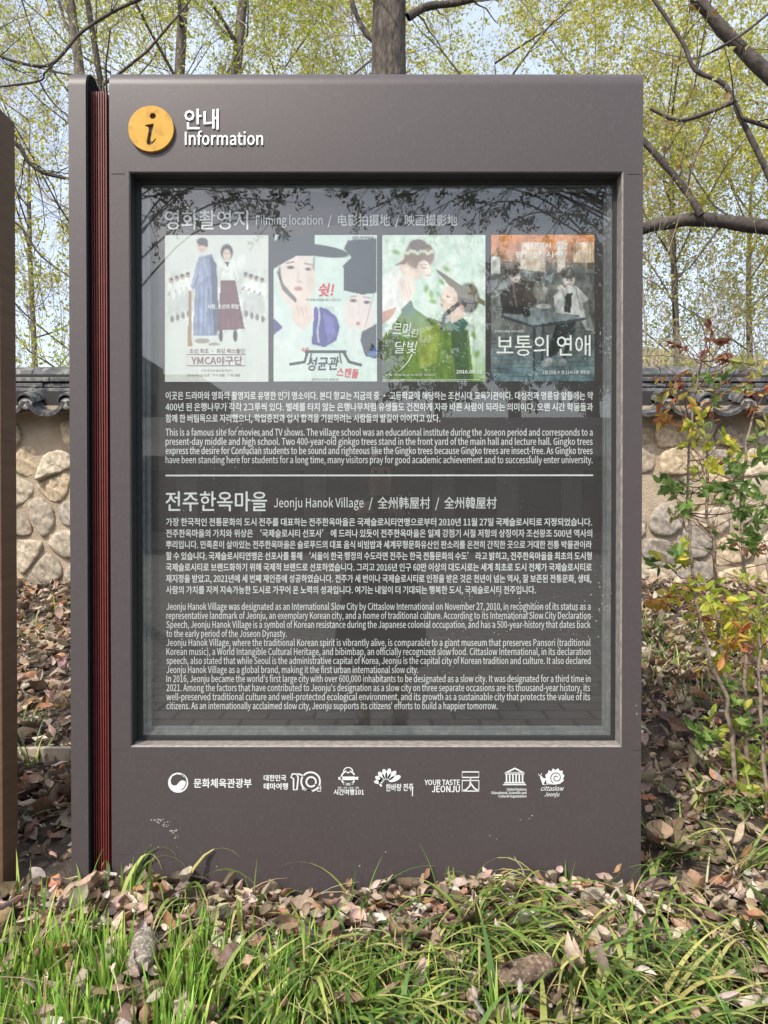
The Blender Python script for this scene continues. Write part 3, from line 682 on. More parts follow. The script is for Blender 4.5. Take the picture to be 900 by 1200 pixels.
p.cloth(71, 1.1); p.cloth(75, .8, 0, 30, 122, 172)
p.grain(.14)
p.build('poster', 575.4, 275.2, 121.2, 171.6, 'orange to teal poster with two figures seated at a table')
text_obj('poster_lettering', [('보통의 연애', 582, 692, 415, 27, .004), ('세상에서 가장', 612, 666, 291, 8.5, 0), ('평범한  사랑', 604, 660, 301.5, 8.5, 0), ('2월 29일 수 밤 11시 5분 첫방송', 636, 691, 438, 5, 0), ('드라마스페셜 연작 시리즈', 580, 614, 389.5, 3.4, 0)], YP, I_white, board)

# ---- row of marks on the foot of the sign
YL = -.0010; YL2 = -.0016
LW = [M['vinyl'], M['paint']]
fl = Flat(); fl.disc(208.8, 917.2, 11.8, n=40)
lg = fl.build('ministry_emblem', YL, LW, sign)
fl = Flat()
fl.poly([(200.5, 918.5), (200, 914), (202, 909.5), (207, 907.3), (212.5, 908), (216.8, 912), (217.5, 916), (214.6, 914.2), (211.6, 914.6), (209, 917.2), (206.4, 920.2), (203, 920.4)])
fl.arc(207.6, 916.4, 10.6, -62, 62, .9); fl.arc(207.4, 915.8, 12.4, -115, -60, .7)
fl.build('emblem_swirl', YL2, M['paint'], lg)
text_obj('ministry_lettering', [('문화체육관광부', 227, 295, 922.2, 11.8, .025)], YL, M['vinyl'], sign)
fl = Flat()
for (cx, cy, r) in ((364, 916, 11), (364.6, 916.2, 5.6)): fl.arc(cx, cy, r, 40, 385, 2, n=30)
fl.stroke([(344, 921), (344, 925.5), (348, 925.5), (349.5, 911), (347.5, 907), (342.5, 907), (341, 911), (344, 912.5), (344, 921)], 1.8)
fl.stroke([(347.5, 907), (352, 907.5), (356, 910)], 1.8); fl.stroke([(354, 924), (358, 926), (366, 927.4)], 1.8)
tm = fl.build('tour_mark', YL, M['vinyl'], sign)
text_obj('tour_lettering', [('대한민국', 309, 335.5, 914.6, 8, .03), ('테마여행', 309, 337.5, 924.6, 8.4, .03), ('선', 370.5, 376.5, 927, 7.5, .02)], YL, M['vinyl'], sign)
fl = Flat(); fl.arc(408, 911.5, 8, 25, 335, 1.8, n=30); fl.disc(408, 904.4, 2.4, ry=1.8); fl.arc(408, 905, 5.6, 190, 350, 1.2)
fl.poly([(400, 910), (416, 910), (416, 914.2), (400, 914.2)]); fl.poly([(396.5, 910.5), (400, 910.8), (400, 913.4), (396.5, 914)]); fl.poly([(416, 910.8), (419.8, 910), (419.8, 914), (416, 913.4)]); fl.stroke([(402, 918.5), (414, 918.5)], 1.8)
fl.build('kettle_mark', YL, M['vinyl'], sign)
text_obj('kettle_lettering', [('전주·군산·부안·고창', 396, 420.5, 924.6, 3.4, .02), ('시간여행101', 391, 426.5, 931, 7.4, .03)], YL, M['vinyl'], sign)
fl = Flat()
for i, a in enumerate((-178, -152, -126, -100, -74, -48, -22)):
    L = 9.4 + i * .7; ar = R(a); fl.disc(452 + math.cos(ar) * L * .62 - (3 - i) * .9, 916.5 + math.sin(ar) * L * .8, L * .56, ry=2.5 + i * .13, rot=ar, n=18)
fl.arc(450, 917, 5, 120, 240, 2.2); fl.build('flower_mark', YL, M['vinyl'], sign)
text_obj('flower_lettering', [('한바탕 전주', 452.5, 484.5, 926.5, 9.4, .025, .1, -.02)], YL, M['vinyl'], sign)
fl = Flat(); fl.stroke([(483.5, 922), (483.3, 933)], 1.2); fl.build('flower_brush_tail', YL, M['vinyl'], sign)
text_obj('taste_lettering', [('YOUR TASTE', 497.5, 539, 919.8, 8.2, .03), ('JEONJU', 506, 539, 928.2, 10, .03)], YL, M['vinyl'], sign)
fl = Flat(); fl.stroke([(541.6, 904.6), (561.2, 904.6), (561.2, 911), (541.6, 911)], 1.5, closed=True)
fl.stroke([(541.6, 914.6), (561.2, 914.6), (561.2, 927), (541.6, 927)], 1.5, closed=True); fl.stroke([(551.5, 914.6), (550.5, 921), (546, 925.6), (541.6, 926.4)], 1.7); fl.stroke([(551.5, 918), (556, 924), (561.2, 926.6)], 1.7); fl.stroke([(551.4, 911), (551.4, 914.6)], 1.4)
fl.build('taste_mark', YL, M['vinyl'], sign)
fl = Flat(); fl.poly([(591, 905.6), (603.5, 899.4), (615, 905.6)])
fl.stroke([(591.6, 907), (614.6, 907)], 1.1)
for i in range(6): fl.stroke([(593.6 + i * 3.75, 907.6), (593.6 + i * 3.75, 916.4)], 1.75)
fl.poly([(591.6, 916.4), (614.4, 916.4), (617, 920.2), (589, 920.2)])
tp = fl.build('temple_mark', YL, M['vinyl'], sign)
fl = Flat(); fl.poly([(596.5, 904.7), (603.5, 901.4), (609.8, 904.7)]); fl.build('temple_pediment', YL2, M['paint'], tp)
fl = Flat(); fl.stroke([(590, 918.3), (616, 918.3)], .5); fl.build('temple_step_line', YL2, M['paint'], tp)
text_obj('temple_lettering', [('United Nations', 594, 617, 926.4, 3.9, .03), ('Educational, Scientific and', 576, 617, 930.4, 3.9, .03), ('Cultural Organization', 584, 617, 934.4, 3.9, .03)], YL, M['vinyl'], sign)
fl = Flat()
fl.poly([(637, 919), (640, 913), (639, 908), (642, 906), (643, 902.4), (646, 904), (648, 900.4), (651, 902.6), (654, 900.2), (656, 903.4), (659.4, 903), (659.2, 906.6), (661.6, 909), (660, 912), (660.6, 915), (656, 918.6), (650, 919.4)])
fl.poly([(632, 908), (634, 908.6), (637, 912), (640, 912), (640, 918), (650, 919.4), (636, 919.8), (634, 914)]); fl.stroke([(633.6, 910), (634.6, 906)], .8); fl.stroke([(632, 908.6), (630.6, 907)], .8)
sn = fl.build('snail_mark', YL, M['vinyl'], sign)
fl = Flat(); fl.arc(652, 911.4, 7.2, 120, 700, .9, n=44, r1=1.2); fl.build('snail_spiral', YL2, M['paint'], sn)
text_obj('snail_lettering', [('cittaslow', 634, 661, 926.6, 7.2, .012, .35), ('Jeonju', 638, 656, 933.2, 6.4, .012, .35)], YL, M['vinyl'], sign)
# scuffs and specks on the paint
fl = Flat()
for (x, y, n, sp) in ((185, 962, 16, 4), (192, 966, 14, 4), (203, 974, 16, 3.5), (206, 981, 6, 4), (195, 990, 4, 8), (230, 1000, 4, 20), (340, 985, 5, 90), (600, 980, 5, 90), (744, 827, 2, 1.5), (746, 836, 2, 2)):
    for _ in range(n):
        a, b = x + rng.gauss(0, sp), y + rng.gauss(0, sp * .45); r = rng.uniform(.35, 1.1)
        fl.poly([(a + r * rng.uniform(.5, 1.4) * math.cos(q), b + r * rng.uniform(.4, 1.1) * math.sin(q)) for q in [i * 1.047 for i in range(6)]])
fl.build('paint_speck', -.0006, M['scuff'], sign)
bpy.data.objects.remove(_to)

# ------------------------------------------------------------------ brown panel at the left edge
pn = empty('sign_panel', (-1.34, .04, 0), 'brown wood grain sign panel cut off by the left edge of the photo', 'sign')
x1 = at(1.5, 600, 0).x
zt1 = at(0, 126, 0).z
bm = bmesh.new(); add_box(bm, (x1 - .62, 0, -.12), (x1, .085, zt1))
bm_obj('panel_face', bm, M['corten'], pn, bevel=.003)
bm = bmesh.new(); add_box(bm, (x1 - .58, -.004, at(0, 1000, 0).z), (x1 - .012, -.0005, zt1 - .03))
bm_obj('front_plate', bm, mat('lighter brown front plate', (.17, .10, .055), (.22, .14, .08), 5, .5), pn)

# ------------------------------------------------------------------ stone wall with tiled coping
wall = empty('stone_wall', (0, 3.2, .48), 'mud mortared field stone wall capped with dark clay tiles behind the sign', 'wall')
WX0, WX1 = -4.6, 5.2
bm = bmesh.new(); add_box(bm, (WX0, 3.03, .3), (WX1, 3.38, 1.70))
bm_obj('mortar', bm, M['mortar'], wall)
SV, SF, SCc, n = [], [], [], 0
pal = [(.34, .265, .175), (.40, .32, .215), (.29, .24, .18), (.38, .325, .245), (.37, .275, .165), (.26, .23, .19), (.42, .355, .265), (.31, .265, .205)]
rr = random.Random(5)
pts_ = []
for row in range(8):
    x = WX0 - .2 + (row % 2) * .13
    while x < WX1 + .3:
        pts_.append((x + rr.uniform(-.07, .07), .36 + row * .192 + rr.uniform(-.055, .055), rr.random())); x += rr.uniform(.17, .36)
def cell(k):
    """the part of the wall face nearest to stone k"""
    px_, pz_, _ = pts_[k]; poly = [(px_ - .3, pz_ - .22), (px_ + .3, pz_ - .22), (px_ + .3, pz_ + .22), (px_ - .3, pz_ + .22)]
    for m, (qx, qz, _) in enumerate(pts_):
        if m == k or abs(qx - px_) > .7 or abs(qz - pz_) > .6: continue
        mx_, mz_, nx_, nz_ = (px_ + qx) / 2, (pz_ + qz) / 2, qx - px_, qz - pz_; out = []
        for a, b in zip(poly, poly[1:] + poly[:1]):
            da = (a[0] - mx_) * nx_ + (a[1] - mz_) * nz_; db = (b[0] - mx_) * nx_ + (b[1] - mz_) * nz_
            if da <= 0: out.append(a)
            if da * db < 0: t = da / (da - db); out.append((a[0] + (b[0] - a[0]) * t, a[1] + (b[1] - a[1]) * t))
        poly = out
        if len(poly) < 3: return []
    return poly
for k in range(len(pts_)):
    pl_ = cell(k)
    if len(pl_) < 3 or not (WX0 < pts_[k][0] < WX1): continue
    cxs = sum(p[0] for p in pl_) / len(pl_); czs = sum(p[1] for p in pl_) / len(pl_)
    if czs > 1.60 or rr.random() < .06: continue
    kk = rr.uniform(.84, 1.0); pl_ = [(cxs + (p[0] - cxs) * kk, czs + (p[1] - czs) * kk) for p in pl_]
    for _ in range(2):
        o = []
        for a, b in zip(pl_, pl_[1:] + pl_[:1]): o += [(a[0] * .78 + b[0] * .22, a[1] * .78 + b[1] * .22), (a[0] * .22 + b[0] * .78, a[1] * .22 + b[1] * .78)]
        pl_ = o
    m = 40; per = [math.dist(a, b) for a, b in zip(pl_, pl_[1:] + pl_[:1])]; tot = sum(per); ring_ = []; ci, acc = 0, 0
    for q in range(m):
        d_ = tot * q / m
        while acc + per[ci] < d_ and ci < len(per) - 1: acc += per[ci]; ci += 1
        a, b = pl_[ci], pl_[(ci + 1) % len(pl_)]; t = (d_ - acc) / max(per[ci], 1e-9); ring_.append((a[0] + (b[0] - a[0]) * t, a[1] + (b[1] - a[1]) * t))
    ring_ = [(cxs + (x - cxs) * (1 + rr.uniform(-.022, .022)), czs + (z_ - czs) * (1 + rr.uniform(-.022, .022))) for x, z_ in ring_]
    ph = [rr.uniform(0, 6.28) for _ in range(6)]; tx, tz = rr.uniform(-.16, .16), rr.uniform(-.10, .16); dep = rr.uniform(.014, .036)
    fr = [(1.0, -.4), (1.0, .0), (.988, .42), (.96, .72), (.90, .9), (.76, .98), (.54, 1.0), (.28, 1.02), (.0, 1.03)]
    V_ = []
    for f, hgt in fr:
        for (x, z_) in ring_:
            a, b = cxs + (x - cxs) * f, czs + (z_ - czs) * f
            rough_ = .0045 * math.sin(a * 55 + ph[0] + b * 23) + .004 * math.sin(b * 71 + ph[1] + a * 31) + .0035 * math.sin(a * 110 + b * 90 + ph[2]) + .006 * math.sin(a * 21 + b * 17 + ph[3])
            V_.append((a, 3.031 - dep * hgt - max(hgt, 0) * ((a - cxs) * tx + (b - czs) * tz) - max(hgt, 0) * rough_, b))
    V_ = np.array(V_); idx = np.arange(len(fr) * m).reshape(len(fr), m)
    q4 = np.stack([idx[:-1], np.roll(idx, -1, 1)[:-1], np.roll(idx, -1, 1)[1:], idx[1:]], -1).reshape(-1, 4)
    c = np.array(rr.choice(pal)) * rr.uniform(.85, 1.15)
    SV.append(V_); SF.append(q4 + n); SCc.append(np.tile(c, (len(V_), 1))); n += len(V_)
fast_mesh('stones', np.concatenate(SV), np.concatenate(SF), M['stone'], wall, col=np.concatenate(SCc), smooth=True)
bm = bmesh.new()
for i, (z0, z1, pr_) in enumerate(((1.655, 1.70, .06),)): add_box(bm, (WX0, 3.03 - pr_, z0), (WX1, 3.38 + pr_, z1))
cop = bm_obj('coping_bed', bm, M['mortar'], wall)
def half_tube(bm, p, q, r, up=True, k=8, mi=0, th=.012, a0=0, a1=math.pi):
    """a half round clay tile from p to q, a real thickness deep"""
    p, q = Vector(p), Vector(q); d = (q - p).normalized(); s = d.cross(Vector((0, 0, 1))).normalized(); u = s.cross(d)
    sg = 1 if up else -1
    rows = []
    for c in (p, q):
        o = [bm.verts.new(c + s * math.cos(a0 + (a1 - a0) * i / k) * r + u * sg * math.sin(a0 + (a1 - a0) * i / k) * r) for i in range(k + 1)]
        n_ = [bm.verts.new(c + s * math.cos(a0 + (a1 - a0) * i / k) * (r - th) + u * sg * math.sin(a0 + (a1 - a0) * i / k) * (r - th)) for i in range(k + 1)]
        rows.append((o, n_))
    (o0, n0), (o1, n1) = rows
    for i in range(k):
        for f in ([o0[i], o0[i + 1], o1[i + 1], o1[i]], [n0[i], n0[i + 1], n1[i + 1], n1[i]], [o0[i], o0[i + 1], n0[i + 1], n0[i]], [o1[i], o1[i + 1], n1[i + 1], n1[i]]):
            bm.faces.new(f).material_index = mi
    for i in (0, k): bm.faces.new([o0[i], o1[i], n1[i], n0[i]]).material_index = mi
PIT = .262
off = at(77, 474, 2.84).x
k0 = int((WX0 - off) / PIT) + 1
cen = [off + PIT * k for k in range(k0, int((WX1 - off) / PIT))]
bmc, bmv, bml = bmesh.new(), bmesh.new(), bmesh.new()
for x in cen:
    for sd in (0, 1):
        ye, yt = (2.84, 3.12) if sd == 0 else (3.57, 3.29)
        j = rr.uniform(-.006, .006)
        half_tube(bmc, (x + j, ye, 1.700), (x + j, yt, 1.785), .062, k=10)
        half_tube(bmv, (x + PIT / 2 + j, ye - .02 * (1 if sd == 0 else -1), 1.742), (x + PIT / 2 + j, yt, 1.832), .135, up=False, k=12, th=.024, a0=.28, a1=math.pi - .28)
        r = bmesh.ops.create_uvsphere(bml, u_segments=14, v_segments=8, radius=1)
        for v in r['verts']: v.co = Vector((v.co.x * .046 + x + j, v.co.y * .014 + ye + .012 * (1 if sd == 0 else -1), v.co.z * .040 + 1.697))
bm_obj('cover_tiles', bmc, M['tile'], cop, smooth=True, sharp=50)
bm_obj('valley_tiles', bmv, M['tile'], cop, smooth=True, sharp=50)
bm_obj('end_plugs', bml, M['lime'], cop, smooth=True)
bm = bmesh.new()
add_box(bm, (WX0, 2.99, 1.705), (WX1, 3.42, 1.80))
bm_obj('tile_bed', bm, M['tilegap'], cop)
bm = bmesh.new()
for (z0, z1, hw) in ((1.802, 1.832, .15), (1.838, 1.868, .135), (1.876, 1.906, .145)):
    x = WX0 - rr.uniform(0, .2)
    while x < WX1:
        l = rr.uniform(.27, .33); dz = rr.uniform(-.003, .003); dy = rr.uniform(-.006, .006)
        add_box(bm, (x + .002, 3.205 - hw + dy, z0 + dz), (x + l - .002, 3.205 + hw + dy, z1 + dz)); x += l
bm_obj('ridge_courses', bm, M['tile'], cop, bevel=.006)
bm = bmesh.new(); add_box(bm, (WX0, 3.09, 1.80), (WX1, 3.32, 1.93)); bm_obj('ridge_core', bm, M['tilegap'], cop)
bm = bmesh.new(); x = WX0
while x < WX1:
    l = .31; dz = rr.uniform(-.004, .004)
    half_tube(bm, (x + .003, 3.205, 1.912 + dz), (x + l - .003, 3.205, 1.914 + dz), .088, k=10, th=.015); x += l
bm_obj('ridge_tiles', bm, M['tile'], cop, smooth=True, sharp=50)

# ------------------------------------------------------------------ trees
def leaf_mesh(name, P, D, S, C, mat_, parent, wid=.5, fold=.25, seed=1, k6=False, twigs=None):
    """P base points, D directions, S lengths, C colours: one small leaf-shaped face (or folded pair) each"""
    r = np.random.RandomState(seed)
    P = np.asarray(P, float); D = np.asarray(D, float); S = np.asarray(S, float)[:, None]; n = len(P)
    D = D / (np.linalg.norm(D, axis=1, keepdims=True) + 1e-9)
    q = r.randn(n, 3); A = np.cross(D, q); A /= (np.linalg.norm(A, axis=1, keepdims=True) + 1e-9); N = np.cross(A, D)
    if not k6:
        V = np.stack([P, P + D * S * .5 + A * S * wid * .5 + N * S * fold * .2, P + D * S, P + D * S * .5 - A * S * wid * .5 + N * S * fold * .2], 1).reshape(-1, 3)
        Fq = (np.arange(n)[:, None] * 4 + np.arange(4)[None]); cc = np.repeat(C, 4, 0)
    else:
        b = lambda t, w, h: P + D * S * t + A * S * wid * w + N * S * fold * h
        V = np.stack([b(0, 0, 0), b(.32, .46, .22), b(.7, .36, .15), b(1, 0, -.12), b(.7, -.36, .15), b(.32, -.46, .22), b(.35, 0, 0), b(.7, 0, -.02)], 1).reshape(-1, 3)
        T = np.array([[0, 1, 6, 6], [1, 2, 7, 6], [2, 3, 7, 7], [0, 6, 5, 5], [6, 7, 4, 5], [7, 3, 4, 4]])
        fs = []
        base = np.arange(n)[:, None] * 8
        tri = np.array([[0, 1, 6], [2, 3, 7], [0, 6, 5], [7, 3, 4], [1, 2, 7], [1, 7, 6], [6, 7, 4], [6, 4, 5]])
        Fq = (base[:, None, :] + tri[None]).reshape(-1, 3); cc = np.repeat(C, 8, 0)
    mi = None
    if twigs is not None and twigs.F:
        tv = np.array([tuple(v) for v in twigs.V]); tf = np.array(twigs.F) + len(V); mi = np.concatenate([np.zeros(len(Fq), int), np.ones(len(tf), int)])
        if Fq.shape[1] == 3:
            tf = np.concatenate([tf[:, [0, 1, 2]], tf[:, [0, 2, 3]]]); mi = np.concatenate([np.zeros(len(Fq), int), np.ones(len(tf), int)])
        V = np.concatenate([V, tv]); Fq = np.concatenate([Fq, tf]); cc = np.concatenate([cc, np.tile([.1, .08, .06], (len(tv), 1))])
    return fast_mesh(name, V, Fq, mat_, parent, col=cc, midx=mi)
def palette(n, cols, seed, jit=.18):
    r = np.random.RandomState(seed); c = np.array(cols)[r.randint(0, len(cols), n)]
    return c * (1 + jit * (r.rand(n, 1) * 2 - 1)) * (1 + .06 * r.randn(n, 3))
SPRING = [(.46, .46, .06), (.54, .53, .09), (.38, .42, .06), (.60, .56, .13), (.48, .44, .11)]
FRESH = [(.40, .47, .06), (.48, .52, .09), (.32, .40, .05), (.54, .54, .12)]
OLIVE = [(.28, .30, .08), (.38, .37, .12), (.46, .42, .15), (.33, .34, .11)]
class Grow:
    def __init__(s, seed): s.r = random.Random(seed); s.T = Tubes(); s.tw = Tubes(); s.P = []; s.D = []
    def rv(s): return Vector((s.r.gauss(0, 1), s.r.gauss(0, 1), s.r.gauss(0, 1)))
    def branch(s, p, d, L, rad, lvl, mx, prm):
        n = 5; pts = [p.copy()]; rs = [rad]
        for i in range(n):
            d = (d + s.rv() * prm['wig'] + Vector((0, 0, prm['up'] if lvl < mx else prm['tip']))).normalized()
            p = p + d * L / n; pts.append(p.copy()); rs.append(rad * (1 - .62 * (i + 1) / n))
        (s.T if lvl <= 1 else s.tw).add(pts, rs, 7 if lvl == 0 else 5 if lvl == 1 else 3)
        if lvl >= mx:
            nd_ = [s.r.uniform(.3, 1) for _ in range(3)]
            for _ in range(prm['leaf']):
                t = s.r.choice(nd_) * n * .999; i = min(int(t), n - 1); q = pts[i].lerp(pts[i + 1], t - i)
                s.P.append(q + s.rv() * prm['sp']); s.D.append(d * .5 + s.rv() + Vector((0, 0, -.4)))
            return
        for c in range(prm['kids']):
            t = s.r.uniform(.3 if lvl else .35, 1) * n; i = min(int(t), n - 1); q = pts[i].lerp(pts[i + 1], t - i)
            ax = s.rv().cross(d).normalized(); nd = (d * math.cos(prm['ang']) + ax * math.sin(prm['ang'])).normalized()
            s.branch(q, nd, L * prm['rat'] * s.r.uniform(.7, 1.15), max(rs[i] * .42, .0022), lvl + 1, mx, prm)
    def finish(s, root, bark, leafcols, size, seed, wid=.55, twigbark=None):
        if s.T.F: s.T.build('trunk', bark, root)
        s.r2 = np.random.RandomState(seed)
        tb_ = [M['leaf'], twigbark or bark]
        if s.P:
            n = len(s.P)
            leaf_mesh('crown', [tuple(v) for v in s.P], [tuple(v) for v in s.D], size * (.6 + .7 * s.r2.rand(n)), palette(n, leafcols, seed), tb_, root, wid, seed=seed, twigs=s.tw)
        elif s.tw.F: s.tw.build('crown', twigbark or bark, root)
def tree(label, px, Y, h, r, seed, prm=None, mx=4, lean=(0, 0), cols=SPRING, size=.05, bark='bark', limbs=(), name='leafing_tree', group='spring trees beyond the wall', extra=None, twig='barkpale', start=.3):
    b = at(px, 600, Y); b.z = gzf(b.x, Y)
    root = empty(name, b, label, 'tree', group)
    P = dict(wig=.16, up=.05, tip=-.02, leaf=9, sp=.05, kids=5, ang=.75, rat=.62)
    P.update(prm or {})
    g_ = Grow(seed)
    pts = [b + Vector((lean[0] * t + .03 * h * math.sin(t * 5 + seed) * .3, lean[1] * t, h * t - .1)) for t in [i / 9 for i in range(10)]]
    g_.T.add(pts, [r * (1.25 if i == 0 else .22 if i == 8 else .04 if i == 9 else 1 - .06 * i) for i in range(10)], 12)
    nk = P.get('main', 9)
    for i in range(nk):
        t = start + (1 - start) * (i + g_.r.random()) / nk; k = min(int(t * 9), 8); q = pts[k].lerp(pts[k + 1], t * 9 - k)
        a = g_.r.uniform(0, 6.28); el = P.get('el', .7)
        g_.branch(q, Vector((math.cos(a) * math.cos(el), math.sin(a) * math.cos(el), math.sin(el))), h * P.get('bl', .38) * g_.r.uniform(.7, 1.1), r * .26, 1, mx, P)
    for (pl_, Yl, r0, r1_, nl) in limbs:
        q = smooth_path([at(x, y, Yl + (i * .03)) for i, (x, y) in enumerate(pl_)], 4)
        rr_ = lerp_list(r0, r1_, len(q)); g_.T.add(q, [a * (1 + .08 * math.sin(i * 1.7)) for i, a in enumerate(rr_)], 8)
        for _ in range(nl):
            i = g_.r.randrange(1, len(q) - 1); d = (q[i + 1] - q[i - 1]).normalized(); ax = g_.rv().cross(d).normalized()
            g_.branch(q[i], (d * .6 + ax * .8).normalized(), g_.r.uniform(.35, .8), min(rr_[i] * .4, .012), 3, 4, dict(P, kids=4, leaf=P.get('limbleaf', 6), rat=.6))
    g_.finish(root, M[bark], cols, size, seed, twigbark=M[twig])
    return root
# trees with trunks to be seen above the sign
tree('thick grey trunk rising behind the middle of the sign top', 465, 6.0, 10, .26, 21, dict(main=6, kids=4, leaf=7, bl=.3), bark='barkmid', limbs=[
    ([(478, 20), (500, 8), (530, 4), (572, -4)], 6.0, .045, .03, 5), ([(455, 60), (430, 40), (415, 10), (405, -30)], 6.0, .04, .02, 4)], start=.62, cols=FRESH, size=.055)
tree('straight slim grey trunk behind the sign, right of the two slanting ones', 203, 8.0, 10, .105, 22, dict(main=7, kids=5, leaf=9, bl=.3), start=.45, lean=(.15, 0), cols=FRESH)
tree('second slim trunk rising close beside the straight one', 221, 8.3, 10, .11, 23, dict(main=7, kids=5, leaf=9, bl=.3), start=.45, lean=(.9, 0), cols=FRESH)
tree('leaning trunk that slants up to the left above the red fins', 150, 7.0, 9.5, .085, 24, dict(main=6, kids=5, leaf=4, bl=.24), start=.4, lean=(-1.05, 0), cols=FRESH)
tree('thin dark leaning trunk behind the header plate left of centre', 182, 7.6, 9.5, .06, 25, dict(main=8, kids=5, leaf=8, bl=.32), start=.4, lean=(-1.1, 0), cols=FRESH, bark='barkdark')
# big limbs at the right from a tree standing outside the frame
tree('tree at the right edge whose thick bare limb reaches in above the wall', 1010, 3.9, 7, .15, 31, dict(main=3, kids=4, leaf=3, bl=.25, limbleaf=3), limbs=[
    ([(985, 285), (930, 272), (880, 264), (820, 257), (780, 262), (752, 268)], 3.9, .066, .045, 5),
    ([(822, 252), (805, 225), (782, 196), (752, 163)], 3.9, .030, .026, 3),
    ([(985, 190), (930, 120), (890, 78), (850, 38), (815, -4)], 3.8, .062, .046, 3),
    ([(905, 214), (885, 172), (868, 138), (850, 100), (815, 82), (800, 50), (764, -4)], 3.7, .024, .014, 4),
    ([(862, 118), (832, 131), (795, 141), (762, 127)], 3.7, .018, .012, 4), ([(868, 138), (905, 150), (950, 160)], 3.7, .015, .02, 1),
    ([(835, 60), (870, 40), (905, 12)], 3.75, .008, .012, 1)], start=.7, cols=OLIVE + [(.30, .20, .06), (.28, .15, .06)], size=.06, bark='barkdark', twig='barkdark')
tree('tree at the left edge with thin dark twisting branches over the brown panel', -70, 4.6, 7, .11, 32, dict(main=3, kids=4, leaf=3, bl=.25, limbleaf=2), limbs=[
    ([(-60, 40), (0, 66), (40, 77), (62, 74), (80, 55), (95, 38), (130, 15), (168, -3)], 4.6, .013, .016, 9), ([(62, 76), (52, 86), (42, 96), (-40, 106)], 4.6, .008, .010, 6),
    ([(-50, 130), (18, 168), (32, 188), (52, 203), (95, 212)], 4.6, .022, .014, 9), ([(46, 95), (60, 118), (82, 138)], 4.62, .008, .006, 6), ([(-30, 240), (20, 262), (48, 300), (90, 330)], 4.6, .012, .006, 8)], start=.75, cols=OLIVE, size=.035, bark='barkdark', twig='barkdark')
# the leafy background trees
BG = [(-150, 11, 9, 'wispy half bare tree showing between brown panel and sign'), (40, 13, 8.5, 'fine twigged tree behind the left post'), (130, 10.5, 8, 'yellow green tree behind the fins and left corner'),
      (330, 12, 9, 'yellow green tree behind the header left of the thick trunk'), (430, 14.5, 9, 'yellow green tree hidden mostly behind the thick trunk'), (580, 11, 8.5, 'airy willow green tree right of the thick trunk'),
      (690, 13, 9, 'tall airy green tree behind the right end of the header'), (790, 10.5, 7.5, 'drooping light green tree beside the right edge of the sign'), (880, 13.5, 8, 'light green tree furthest right above the tiled wall'), (1010, 11, 8, 'light green tree cut by the right edge of the photo')]
for i, (px, Y, h, lab) in enumerate(BG):
    bare = px < 60
    tree(lab, px, Y, h, .06 + .012 * (i % 3), 50 + i, dict(main=13, kids=6, leaf=3 if bare else 6 if px < 200 else 8 if px > 560 else 11, bl=.36, wig=.14, el=.6, ang=.6, tip=-.05, sp=.05), cols=OLIVE if bare else SPRING, size=.045 if bare else .066, start=.18, twig='barkpale', bark='bark')
# pale many stemmed bushes just behind the wall
def bush(label, px, Y, h, n, seed, cols, fan=.5, size=.035, leaf=4):
    b = at(px, 600, Y); b.z = gzf(b.x, Y)
    root = empty('bush', b, label, 'bush', 'bare stemmed bushes behind the wall')
    g_ = Grow(seed)
    for i in range(n):
        a = g_.r.uniform(0, 6.28); s = g_.r.uniform(.1, fan)
        d = Vector((math.cos(a) * s, math.sin(a) * s * .6, 1)).normalized()
        g_.branch(b + Vector((g_.r.gauss(0, .08), g_.r.gauss(0, .08), -.05)), d, h * g_.r.uniform(.6, 1.05), .014, 1, 3, dict(wig=.08, up=.04, tip=.02, leaf=leaf, sp=.04, kids=6, ang=.5, rat=.5))
    g_.finish(root, M['barkpale'], cols, size, seed, twigbark=M['barkpale'])
bush('pale bare stemmed bush fanning above the tiles beside the sign right edge', 745, 4.4, 2.6, 14, 71, OLIVE, .7)
bush('pale twiggy bush behind the tiles at the far right', 905, 5.0, 2.4, 14, 72, OLIVE, .7)
bush('twiggy green bush behind the tiles left of the sign', 45, 6.0, 2.0, 16, 73, FRESH, .5, .045, 7)
bush('brownish twiggy bush behind the tiles above the red tipped shrub', 825, 6.2, 2.0, 14, 74, OLIVE, .6)

